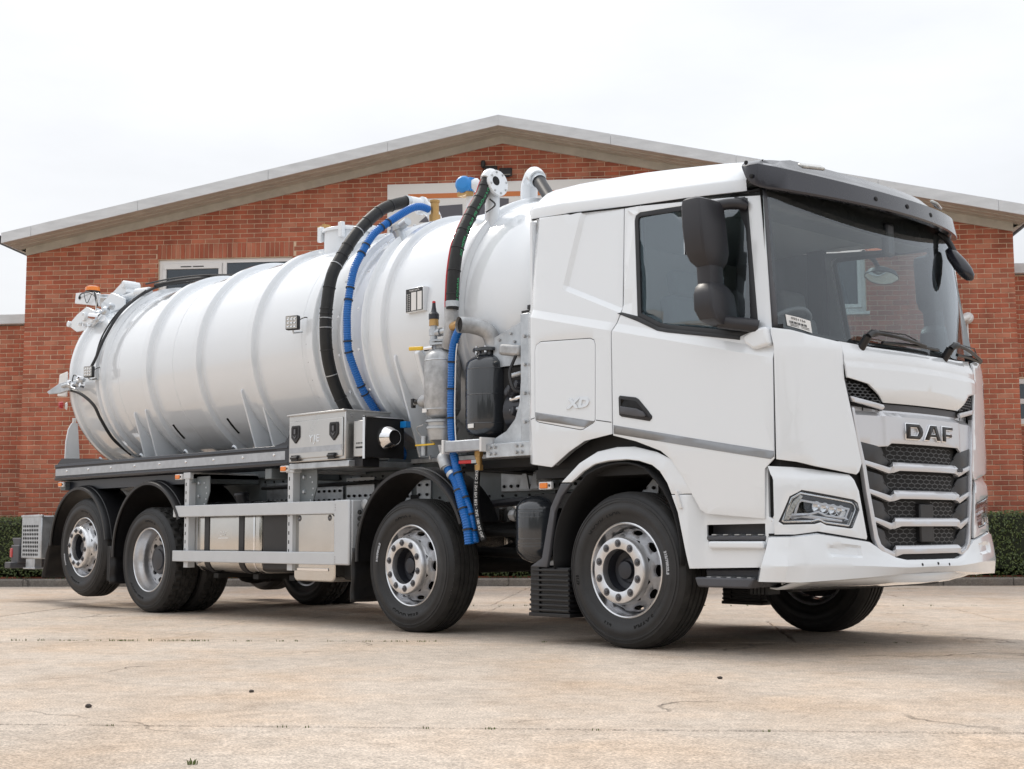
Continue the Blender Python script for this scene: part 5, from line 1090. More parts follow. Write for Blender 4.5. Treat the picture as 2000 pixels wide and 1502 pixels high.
# ================================================================== CAB
def zcre(x): return 2.02-.235*x
def zstr(x): return 1.405-.175*x
def sstep(t): t = max(0., min(1., t)); return t*t*(3-2*t)
def ysf(x, z, off=0.):
    d = z-zcre(x); b = 1.25
    if d > 0: b -= .35*min(d, .055)+.107*d
    e = zstr(x)-.05-z
    if e > 0: b -= .05*e
    t = max(0., min(1.2, (x-.6)/.6)); b -= .055*t*t
    if x < -.76: b -= 4.*(-.76-x)**2
    # recessed flank ahead of the quarter crease
    l1 = x-(-.406-.2395*(2.892-z)); l2 = z-(2.37-.4217*(x+.531))
    if x < .03: b -= .020*sstep(min(l1, l2)/.035)
    return b+off
def SM(s=-1, off=0.): return lambda x, z: (x, s*ysf(x, z, off), z)
def Fx(y, off=0.):
    a = abs(y); return 1.48-.16*y*y-5.*max(0., a-1.08)**2+off
def FM(off=0., fn=None): return lambda y, z: (Fx(y)+off+(fn(y, z) if fn else 0.), y, z)
CR = [((0, zcre(0)), (1, zcre(1))), ((0, zcre(0)+.055), (1, zcre(1)+.055)), ((0, zstr(0)-.05), (1, zstr(1)-.05))]
QC = [((-.406, 2.892), (-.531, 2.37)), ((-.371, 2.892), (-.496, 2.37)), ((-.531, 2.37), (.012, 2.141)), ((-.531, 2.405), (.012, 2.176))]
def inset(poly, d):
    n = len(poly); out_ = []; area = sum(poly[i][0]*poly[(i+1) % n][1]-poly[(i+1) % n][0]*poly[i][1] for i in range(n)); sg = 1 if area > 0 else -1
    for i in range(n):
        a, b, c = Vector(poly[i-1]), Vector(poly[i]), Vector(poly[(i+1) % n]); d1 = (b-a).normalized(); d2 = (c-b).normalized()
        n1 = Vector((-d1.y, d1.x))*sg; n2 = Vector((-d2.y, d2.x))*sg; m_ = (n1+n2); m_ = m_/max(.35, m_.length_squared)*2
        out_.append((b.x+m_.x*d, b.y+m_.y*d))
    return out_
QUART = [(-.89, 2.925), (-.038, 2.862), (.005, 2.15), (-.052, 2.02), (-.052, 1.362), (-.30, 1.33), (-.45, 1.265), (-.615, 1.17), (-.868, 1.205)]
HATCH = [(-.757, 1.97), (-.74, 2.01), (-.70, 2.03), (-.235, 2.005), (-.20, 1.99), (-.187, 1.955), (-.195, 1.462), (-.215, 1.44), (-.305, 1.405), (-.33, 1.402), (-.72, 1.475), (-.75, 1.49), (-.758, 1.52)]
DOOR = [(-.030, 2.858), (.014, 2.145), (-.044, 2.02), (-.042, 1.352), (.15, 1.305), (.352, 1.235), (.43, 1.18), (.513, 1.073), (.645, .865), (.69, .842), (1.09, .808), (1.107, 1.099), (1.17, 1.156), (1.176, 1.77), (1.151, 1.93), (1.06, 2.752)]
DWIN = [(.078, 2.75), (.085, 2.785), (.12, 2.802), (.935, 2.762), (.955, 2.745), (1.062, 1.96), (1.045, 1.925), (.948, 1.892), (.40, 1.995), (.33, 2.015), (.150, 2.105)]
for s, side_ in ((-1, 'near'), (1, 'far')):
    near = s < 0; OW = (0, s, 0)
    q = panel('quarter_panel', QUART, SM(s), 'white_paint', T, [HATCH], .10, CR+QC, outward=OW, smooth=9)
    h_ = panel('locker_hatch', inset(HATCH, .005), SM(s, .001), 'white_paint', T, (), .10, CR[:2], outward=OW, bevel=.003)
    d = panel('door', DOOR, SM(s), 'white_paint', T, [DWIN], .10, CR, outward=OW, smooth=9)
    sl = panel('window_seal', inset(DWIN, .002), SM(s, -.002), 'black_plastic', d, [inset(DWIN, .03)], .12, (), .02, .003, OW)
    gl = panel('side_window', inset(DWIN, .028), SM(s, -.010), 'side_glass', d, (), .12, (), .004, 0, OW)
    panel('door_liner', inset(DOOR, .012), SM(s, -.06), 'interior', d, [inset(DWIN, .012)], .15, (), .01, 0, OW); panel('quarter_liner', inset(QUART, .012), SM(s, -.06), 'interior', q, (), .15, (), .01, 0, OW)
    if near:
        panel('sill_trim', [(-.02, 2.145), (.02, 2.148), (.15, 2.108), (.33, 2.018), (.40, 1.998), (.948, 1.895), (.948, 1.872), (.40, 1.975), (.32, 1.995), (.15, 2.075)], SM(s, .004), 'black_plastic', d, (), .1, (), .006, .002, OW)
        # grey stripe on door and hatch
        panel('side_stripe', [(-.036, 1.418), (1.17, 1.198), (1.17, 1.165), (1.15, 1.152), (-.036, 1.362)], SM(s, .002), 'grey_stripe', d, (), .1, CR, .003, 0, OW)
        panel('hatch_stripe', [(-.752, 1.548), (-.198, 1.452), (-.29, 1.418), (-.747, 1.494)], SM(s, .003), 'grey_stripe', h_, (), .1, (), .003, 0, OW)
        text('model_badge', 'XD', .085, 'chrome', h_, lambda x, y, z: (-.34+x*1.5+y*.25, -1.253-z, 1.578+y), .006, 1.05, .004)
        for a_, b_ in (((-.862, 1.498), (-.760, 1.512)), ((-.190, 1.462), (-.056, 1.440))):
            panel('body_seam', [a_, b_, (b_[0], b_[1]-.005), (a_[0], a_[1]-.005)], SM(s, .0012), 'gap', q, (), .2, (), .002, 0, OW)
        # door handle in its recess
        HD = [(.012, 1.59), (.022, 1.604), (.155, 1.583), (.18, 1.57), (.245, 1.505), (.29, 1.455), (.288, 1.44), (.268, 1.425), (.035, 1.468), (.016, 1.48)]
        hb = panel('handle_bezel', HD, SM(s, .006), 'black_plastic', d, (), .1, (), .012, .004, OW)
        panel('handle_recess', inset(HD, .022), SM(s, .0065), 'gap', hb, (), .1, (), .003, 0, OW)
        panel('handle_grip', [(.03, 1.535), (.17, 1.51), (.225, 1.485), (.245, 1.462), (.235, 1.452), (.16, 1.462), (.03, 1.488)], SM(s, .016), 'grey_plastic', hb, (), .1, (), .014, .005, OW)
    # fender over the front wheel
    FO_ = [(-.525, 1.065), (-.36, 1.185), (-.215, 1.258), (-.05, 1.280), (.10, 1.276), (.30, 1.232), (.44, 1.175), (.53, 1.085), (.59, .965), (.422, .965), (.389, 1.035), (.33, 1.11), (.27, 1.15), (.16, 1.182), (.054, 1.197), (-.10, 1.195), (-.22, 1.177), (-.33, 1.13), (-.437, 1.063)]
    panel('front_fender', FO_, lambda x, z, s=s: (x, s*(1.235-.35*max(0., (z-1.19))), z), 'white_paint', T, (), .08, [((0, 1.215), (1, 1.215))], .025, .008, OW)
    AB = [(-.530, 1.058), (-.63, .90), (-.69, .67), (-.716, .563), (-.83, .504), (-.67, .502), (-.642, .62), (-.592, .87), (-.53, .97), (-.442, 1.055)]
    panel('arch_extension', AB, lambda x, z, s=s: (x, s*1.236, z), 'grey_plastic', T, (), .2, (), .03, .006, OW)
    # inner wheel arch liner
    al_ = MB(); rows_ = []
    for i in range(25):
        a = R(-5+195*i/24); rows_.append([(.0+(.62+(.06 if 60 < math.degrees(a) < 120 else 0))*math.cos(a)*(1.0 if math.cos(a) < 0 else .78), s*y, .58+.60*math.sin(a)) for y in (1.225, 1.05, .8, .55)])
    al_.grid(rows_); al_.build('arch_liner', 'gap', T, solid=.01)
    # ribbed spray flap behind the front wheel
    fl = MB(); fl.box(-.845, -.46, min(s*1.235, s*.86), max(s*1.235, s*.86), .175, .20)
    for k in range(9): fl.box(-.84+.003*k, -.47, min(s*1.238, s*.86), max(s*1.238, s*.86), .21+k*.033, .226+k*.033)
    fl.box(-.83, -.75, min(s*1.230, s*.86), max(s*1.230, s*.86), .2, .51); fl.box(-.75, -.48, min(s*1.215, s*.87), max(s*1.215, s*.87), .2, .50)
    fl.build('spray_flap', 'mud_plastic', T, bevel=.004)
    # step module
    SP = [(.424, .960), (.47, .855), (.515, .66), (.55, .512), (1.035, .525), (1.085, .60), (1.155, .72), (1.155, .80), (1.112, .82), (1.112, 1.12), (.66, 1.12), (.60, .960)]
    STP = [(.655, .775), (1.085, .780), (1.085, .636), (.672, .636), (.655, .72)]
    panel('step_panel', SP, lambda x, z, s=s: (x, s*(1.186+.049*sstep((.66-x)/.14)), z), 'white_paint', T, [STP], .035, (), .02, .006, OW)
    st_ = MB(); st_.box(.62, 1.11, min(s*1.08, s*1.07), max(s*1.08, s*1.07), .60, .80); st_.box(.62, 1.11, min(s*1.07, s*1.165), max(s*1.07, s*1.165), .785, .80); st_.build('step_recess', 'grey_plastic', T)
    st_ = MB(); st_.box(.656, 1.09, min(s*1.005, s*1.196), max(s*1.005, s*1.196), .682, .712); tr_ = st_.build('cab_step', 'grey_plastic', T, bevel=.01)
    st_ = MB(); st_.box(.68, 1.088, min(s*1.02, s*1.215), max(s*1.02, s*1.215), .632, .678); st_.build('step_lip', 'white_paint', tr_, bevel=.014, seg=3)
    tm = MB()
    for k in range(5): tm.box(.70+k*.085, .735+k*.085, min(s*1.198, s*1.1), max(s*1.198, s*1.1), .7125, .7185)
    for k in range(5): tm.box(.66+k*.075, .69+k*.075, min(s*1.205, s*1.1), max(s*1.205, s*1.1), .4605, .4665)
    tm.build('tread_studs', 'galv_dull', tr_)['kind'] = 'stuff'
    lw = MB(); lw.prism([(.566, .505), (.575, .46), (.60, .405), (.985, .405), (1.025, .455), (1.035, .518)], 'y', s*.95, s*1.10); lw.prism([(.575, .462), (.60, .402), (.985, .402), (1.022, .462)], 'y', s*1.101, s*1.22); lw.build('lower_step', 'grey_plastic', T, bevel=.012)
# side reflector clip on the arch
p = MB(); p.prism([(.455, .985), (.475, .985), (.515, .875), (.49, .875)], 'y', -1.252, -1.2); p.build('arch_marker', 'white_plastic', T, bevel=.004)
p = MB(); p.box(.20, .34, -.98, -.96, .98, 1.11); p.prism([(.22, 1.06), (.34, 1.10), (.33, 1.13), (.22, 1.12)], 'y', -.99, -.981); p.build('washer_bottle', 'amber', T)

# back wall, floor, firewall, headliner, dash, seats
p = MB(); p.box(-.875, -.855, -1.17, 1.17, 1.22, 2.90); p.build('cab_back', 'white_paint', T)
p = MB(); p.box(-.85, -.80, -1.13, 1.13, 1.3, 2.93); p.build('bulkhead_trim', 'interior_light', T)
p = MB(); p.box(-.85, 1.12, -1.13, 1.13, 1.16, 1.24); p.box(-.84, .4, -1.13, 1.13, 1.24, 1.40); p.build('cab_floor', 'under', T)
p = MB(); p.box(-.85, .15, -1.1, 1.1, 1.41, 1.75); p.build('bunk', 'interior_light', T, bevel=.05)
ds = MB(); rows_ = []
for k in range(13):
    y = -1.08+2.16*k/12; f_ = 1.448-.23*y*y-.04; rows_.append([(f_, y, 1.80), (f_-.02, y, 1.835), (f_-.20, y, 1.86), (f_-.34, y, 1.84), (f_-.40, y, 1.70), (f_-.38, y, 1.3)])
ds.grid(rows_); ds.build('dashboard', 'interior', T, solid=.02)
p = MB(); p.box(-.8, .95, -1.06, 1.06, 2.86, 2.88); p.build('headliner', 'interior_light', T)
p = MB(); p.box(.72, .97, -1.0, 1.0, 2.72, 2.84); p.build('overhead_console', 'interior', T, bevel=.03)
for s in (-1, 1):
    st_ = MB(); st_.box(.1, .58, s*.62-.25, s*.62+.25, 1.62, 1.76); seat = st_.build('seat', 'interior', T, bevel=.05, seg=3)
    b_ = MB(); b_.obox((.10, s*.62, 2.02), (.12, .46, .56), Matrix.Rotation(R(-9), 3, 'Y')); b_.obox((.045, s*.62, 2.40), (.10, .28, .18), Matrix.Rotation(R(-9), 3, 'Y')); b_.build('seat_back', 'interior', seat, bevel=.04, seg=3)
    b_ = MB(); b_.box(.15, .5, s*.62-.15, s*.62+.15, 1.24, 1.62); b_.build('seat_base', 'under', seat, bevel=.02)
ax = Vector((-.62, 0, .78)).normalized(); p = MB()
e1 = Vector((0, 1, 0)); e2 = ax.cross(e1); cS = Vector((.80, -.60, 1.98))
p.tube([cS+(e1*math.cos(R(t))+e2*math.sin(R(t)))*.225 for t in range(0, 361, 12)], .016, 8, cap=False); p.tube([cS-e1*.22, cS-ax*.05, cS+e1*.22], .018, 6); p.cyl(cS-ax*.06, cS-ax*.4, .05, 10); p.lathe([(0, .02), (.09, .01), (.1, -.04)], cS-ax*.05, ax, 16); p.build('steering_wheel', 'interior', T, smooth=60)

# roof
rf = MB(); rows_ = []
def lerp_tab(tab, x):
    for (a, va), (b, vb) in zip(tab[:-1], tab[1:]):
        if x <= b: t = max(0., (x-a)/(b-a)); return va+(vb-va)*t
    return tab[-1][1]
ZG = [(-.89, 2.935), (-.02, 2.872), (1.0, 2.797), (1.12, 2.785)]; ZT = [(-.95, 3.165), (-.56, 3.165), (.05, 3.125), (.57, 3.070), (.81, 3.035), (1.1, 2.985)]
for x, dz, dy in ((-.955, -.16, -.06), (-.945, -.05, -.03), (-.915, -.012, -.008), (-.87, 0, 0), (-.6, 0, 0), (-.3, 0, 0), (0, 0, 0), (.3, 0, 0), (.6, 0, 0), (.8, 0, 0), (.91, -.004, 0), (.945, -.03, -.01)):
    zg, zt_ = lerp_tab(ZG, x), lerp_tab(ZT, x); yg = ysf(max(x, -.85), zg)+dy
    half = [(yg-.02, zg-.012), (yg+.004, zg-.004), (yg+.010, zg+.060), (yg+.004, zg+.075), (1.0+dy, zt_-.035+dz*.8), (.94+dy, zt_-.004+dz), (.86, zt_+.016+dz), (.6, zt_+.038+dz), (.3, zt_+.05+dz)]
    rows_.append([(x, -y, z) for y, z in half]+[(x, 0, zt_+.053+dz)]+[(x, y, z) for y, z in half[::-1]])
rf.grid(rows_); roof = rf.build('cab_roof', 'white_paint', T, smooth=32)
p = MB(); rows_ = []
for x in (-.90, -.5, 0, .5, 1.0, 1.06): zg = lerp_tab(ZG, x); rows_.append([(x, -(ysf(max(x, -.85), zg)+.006), zg-.004), (x, -(ysf(max(x, -.85), zg)+.002), zg-.016)])
p.grid(rows_); p.build('roof_gutter', 'gap', roof, solid=.004)

# windscreen
def WS(s, t, off=0.):
    y = s*(1.15-.045*t); zb = 1.828+.085*abs(s)**3; z = zb+(2.84-zb)*t
    return (1.448-.225*t+.012*math.sin(math.pi*t)-(.23-.10*t)*y*y-1.2*max(0., abs(y)-1.0)**2+off, y, z)
g_ = MB(); g_.grid([[WS(-1+2*i/40, j/14) for i in range(41)] for j in range(15)]); ws = g_.build('windscreen', 'windscreen_glass', T, smooth=80)
fb = MB(); I = lambda a, b, n: [a+(b-a)*i/n for i in range(n+1)]
fb.grid([[WS(s_, t, -.012) for s_ in I(-1, 1, 40)] for t in I(0, .045, 2)]); fb.grid([[WS(s_, (.90-.14*(1-s_*s_))*(1-k/6)+k/6, -.012) for s_ in I(-1, 1, 40)] for k in range(7)])  # top band: printed frit, deepened in black to stand for the visor's dark reflection
for a, b in ((-1, -.955), (.955, 1)): fb.grid([[WS(s_, t, -.012) for s_ in I(a, b, 3)] for t in I(.045, .91, 12)])
fb.build('windscreen_surround', 'gap', ws, fix=False, smooth=80)
for s in (-1, 1):   # dark A-pillar strip between door frame and glass
    p = MB(); rows_ = []
    for k in range(11):
        t = k/10; z = 1.93+(2.78-1.93)*t; x = 1.153+(1.055-1.153)*t; yd = ysf(x, z); w_ = WS(s, (z-1.913)/(2.84-1.913) if z > 1.913 else 0)
        rows_.append([(x+.004, s*(yd-.004), z), (x+.022, s*(yd-.012), z), (w_[0]+.012, s*(abs(w_[1])+.004), z), (w_[0]+.004, s*(abs(w_[1])-.02), z)])
    p.grid(rows_); p.build('pillar_trim', 'grey_plastic' if s < 0 else 'white_paint', ws, smooth=60, solid=.01)
# delivery sticker behind the glass corner
W_ = lambda u, v, off: Vector(WS(-.86+u, .045+v, off))
p = MB(); p.grid([[W_(-.065, .010, .008), W_(.0, .002, .008), W_(.065, -.008, .008)], [W_(-.072, .080, .008), W_(-.005, .076, .008), W_(.06, .068, .008)]]); stc = p.build('delivery_sticker', 'label_white', ws, smooth=None)
text('sticker_number', '0551156', .026, 'ink', ws, lambda x, y, z: Vector(WS(-.868+x*.85+y*-.05, .104-x*.08+y*.75, .010+z)), .0004)
brc = MB()
for k in range(16): brc.grid([[W_(-.055+k*.006, .030-k*.0005, .0095), W_(-.053+k*.006+.0015*(k % 3), .030-k*.0005, .0095)], [W_(-.057+k*.006, .045-k*.0005, .0095), W_(-.055+k*.006+.0015*(k % 3), .045-k*.0005, .0095)]])
for k in range(2): brc.grid([[W_(-.05, .022-k*.008, .0095), W_(.05, .014-k*.008, .0095)], [W_(-.051, .025-k*.008, .0095), W_(.049, .017-k*.008, .0095)]])
brc.build('sticker_barcode', 'ink', ws, fix=False, smooth=None)
cw = MB(); cw.grid([[Vector((Fx(y_)-.030, y_, 1.848+.05*abs(y_/1.15)**3)).lerp(Vector(WS(y_/1.15, .012, -.004)), k/3) for y_ in I(-1.14, 1.14, 30)] for k in range(4)]); cw.build('cowl', 'black_plastic', ws)
# wipers
for y0, y1, zo in ((-.60, -.02, 0), (.30, .98, 0)):
    p = MB(); x_ = Fx(y0)-.01; p.cyl((x_-.03, y0, 1.82), (x_+.03, y0, 1.90), .026, 12); p.tube(smooth_path([(x_+.03, y0, 1.895), (x_+.035, y0+.08, 1.925), (Fx((y0+y1)/2)+.03, (y0+y1)/2, 1.91), (Fx(y1)+.01, y1, 1.885)], 6), [.022]*7+[.012]*12, 8); a_ = p.build('wiper', 'wipe_black', T, smooth=60)
    p = MB(); p.tube([(Fx(y)+.0, y, 1.868+.012*math.sin(3*(y-y0))) for y in (y0+.15, y0+.35, (y0+y1)/2+.1, y1, min(1.0, y1+.18))], .011, 6); p.tube([(x_+.03, y0+.04, 1.94), (Fx((y0+y1)/2)+.03, (y0+y1)/2+.05, 1.935), (Fx(y1)+.01, y1-.05, 1.90)], .004, 5); p.build('wiper_blade', 'wipe_black', a_)
# interior rear-view bits
p = MB(); p.obox((1.25, -.02, 2.60), (.05, .10, .22)); p.build('sensor_pod', 'black_plastic', ws, bevel=.02)

# sun visor
vz = MB(); rows_ = []
def roof_at(x, y):
    zt_ = lerp_tab(ZT, x); tab = [(0, .053), (.3, .05), (.6, .038), (.86, .016), (.94, -.004), (1.0, -.035), (1.13, -.15)]
    return zt_+lerp_tab(tab, abs(y))
plan = [(.955, -1.160), (.985, -1.168), (1.03, -1.170), (1.075, -1.158), (1.115, -1.122)]+[(1.40-.22*y*y, y) for y in [-1.06+2.12*i/30 for i in range(31)]]
plan += [(x, -y) for x, y in plan[:5][::-1]]; n_ = len(plan)
for i, (x, y) in enumerate(plan):
    e = min(i, n_-1-i); a = abs(y)/1.17; sg_ = -1 if y < 0 else 1
    zl = 2.733+.05*a*a; zm = 2.853+.085*a*a
    if e < 4:
        zl = (2.925, 2.865, 2.815, 2.79)[e]; zm = (2.945, 2.935, 2.935, 2.935)[e]; yb = 1.085
        P_ = [(x+.01, sg_*(abs(y)-.03), zl+.003), (x, sg_*(abs(y)-.004), zl), (x, y, zl+.010), (x-.004, sg_*(abs(y)-.006), zm), (x-.006, sg_*(abs(y)-.012), zm+.006), (x-.012, sg_*(abs(y)-.03), zm+.018), (x-.02, sg_*(abs(y)-.065), zm+.036), (x-.03, sg_*(abs(y)-.10), zm+.05), (min(x-.03, .935), sg_*.97, roof_at(.935, .97)+.008)]
    else:
        nx, ny = Vector((1, .44*y)).normalized(); dx = lambda d: (x-nx*d, y-ny*d)
        k = min(1., (e-3)/4)
        yb = max(-.96, min(.96, y*.93)); P_ = [(*dx(.05), zl+.004), (*dx(.006), zl), (*dx(0.), zl+.012), (*dx(.028), zm), (*dx(.036), zm+.004), (*dx(.07*k+.045*(1-k)), zm+.012), (*dx(.13), zm+.068*(1-.35*a)), (*dx(.22), min(zm+.135, roof_at(1.02, y)+.022)), (.935, yb, roof_at(.935, yb)+.009)]
    rows_.append(P_)
vz.grid(rows_); vis = vz.build('sun_visor', 'visor_plastic', T, smooth=38)
hd = MB(); hd.grid([[(Vector(WS(s_, 1, -.01)).lerp(Vector((.97, s_*1.08, roof_at(.97, s_*1.05)-.02)), k/4)) for s_ in I(-1, 1, 24)] for k in range(5)]); hd.build('windscreen_header', 'gap', vis)
for y in (-.33, .0, .33): p = MB(); p.lathe([(0, .006), (.014, .004), (.016, 0)], (1.40-.22*y*y-.012, y, 2.80), (1, 0, .2), 14); p.build('visor_bolt', 'gap', vis)
for c_ in ((1.0, -1.1735, 2.95), (1.035, -1.1735, 2.86)): p = MB(); p.lathe([(0, .008), (.012, .007), (.014, 0)], c_, (0, -1, .1), 12); p.build('visor_screw', 'gap', vis)
for s in (-1, 1):
    p = MB(); M_ = Matrix.Rotation(R(20*s), 3, 'Z') @ Matrix.Rotation(R(33), 3, 'Y'); p.obox((1.175, s*.745, 2.968), (.06, .17, .022), M_); p.build('clearance_lamp', 'lamp_lens', vis, bevel=.009)
    

# door mirrors (near and far)
def mirror(s):
    MD = Vector((-.125, 0, .04)); DY = .145
    def loft(secs, name, mt, par, bev=.0):
        m_ = MB(); rows2 = []
        for (z, cx, cy, hx, hy) in secs:
            ring_ = []
            for k in range(17):
                a = 2*math.pi*k/16; c_, s2 = math.cos(a), math.sin(a); e_ = .32
                ring_.append((cx-.125+hx*math.copysign(abs(c_)**e_, c_), s*(cy-.145+hy*.9*math.copysign(abs(s2)**e_, s2)), z+.005))
            rows2.append(ring_)
        m_.grid(rows2); m_.f.append(tuple(range(16))[::-1]); b0 = (len(rows2)-1)*17; m_.f.append(tuple(b0+k for k in range(16)))
        return m_.build(name, mt, par, smooth=30)
    up = loft([(2.275, .935, 1.46, .03, .05), (2.30, .935, 1.44, .05, .075), (2.345, .93, 1.455, .07, .125), (2.40, .93, 1.465, .082, .145), (2.55, .92, 1.475, .085, .145), (2.68, .91, 1.475, .082, .14), (2.715, .905, 1.475, .075, .132), (2.73, .90, 1.475, .05, .11)], 'door_mirror', 'mirror_plastic', T)
    loft([(2.16, .94, 1.45, .055, .075), (2.32, .935, 1.45, .055, .08)], 'mirror_neck', 'mirror_plastic', up)
    loft([(1.955, .99, 1.40, .05, .09), (1.985, .975, 1.42, .07, .135), (2.05, .96, 1.435, .078, .145), (2.14, .955, 1.44, .075, .138), (2.185, .945, 1.445, .065, .11), (2.215, .94, 1.45, .05, .07)], 'lower_mirror', 'mirror_plastic', up)
    p = MB(); p.tube(smooth_path([(.80, s*1.25, 2.70), (.87, s*1.19, 2.715), (.93, s*1.15, 2.71), (.95, s*1.12, 2.70)], 5), .034, 10); p.build('mirror_arm', 'mirror_plastic', up, smooth=50); p = MB(); p.tube(smooth_path([(.86, s*1.29, 1.985), (.95, s*1.26, 1.965), (1.03, s*1.235, 1.95), (1.08, s*1.2, 1.935)], 5), .042, 10); p.build('mirror_arm', 'mirror_plastic', up, smooth=50)
    panel('mirror_stanchion', [(.86, 2.775), (.957, 2.752), (1.064, 1.965), (1.015, 1.94), (.985, 2.30), (.955, 2.55), (.90, 2.69)], SM(s, .003), 'black_plastic', up, (), .15, (), .012, .004, (0, s, 0))
    p = MB(); p.obox((.713, s*1.33, 2.535), (.006, .19, .28)); p.build('mirror_glass', 'mirror_glass', up, bevel=.003); p = MB(); p.obox((.757, s*1.292, 2.085), (.006, .18, .09)); p.build('mirror_glass', 'mirror_glass', up, bevel=.003)
    p = MB(); p.prism([(.98, 1.885), (1.07, 1.93), (1.15, 1.93), (1.168, 1.82), (1.06, 1.80), (1.0, 1.84)], 'y', s*1.15, s*1.232); p.build('mirror_foot', 'white_paint', up, bevel=.018, seg=3)
mirror(-1); mirror(1)
# kerb mirror over the far door and front mirror at the far corner
p = MB(); p.lathe([(0, .07), (.06, .065), (.11, .04), (.13, 0), (.0, 0)], (.33, 1.40, 2.66), (0, .25, .97), 24); km = p.build('kerb_mirror', 'mirror_plastic', T); p = MB(); p.lathe([(0, -.05), (.08, -.035), (.125, -.004)], (.33, 1.40, 2.66), (0, .25, .97), 24); p.build('kerb_mirror_glass', 'mirror_glass', km); p = MB(); p.tube([(.33, 1.40, 2.70), (.34, 1.28, 2.78), (.34, 1.14, 2.82)], .018, 8); p.build('kerb_mirror_arm', 'mirror_plastic', km)
p = MB(); ax = Vector((.55, .1, -.80)).normalized(); p.lathe([(0, -.15), (.022, -.142), (.042, -.09), (.05, 0), (.047, .07), (.034, .115), (.012, .138), (0, .14)], (1.285, .84, 2.545), ax, 20); fm = p.build('front_mirror', 'visor_plastic', T, smooth=60); fm.scale = (1, 1, 1)
p = MB(); p.tube(smooth_path([(1.16, .80, 2.78), (1.20, .83, 2.73), (1.23, .84, 2.67), (1.26, .84, 2.60)], 5), .022, 10); p.build('front_mirror_arm', 'black_plastic', fm)

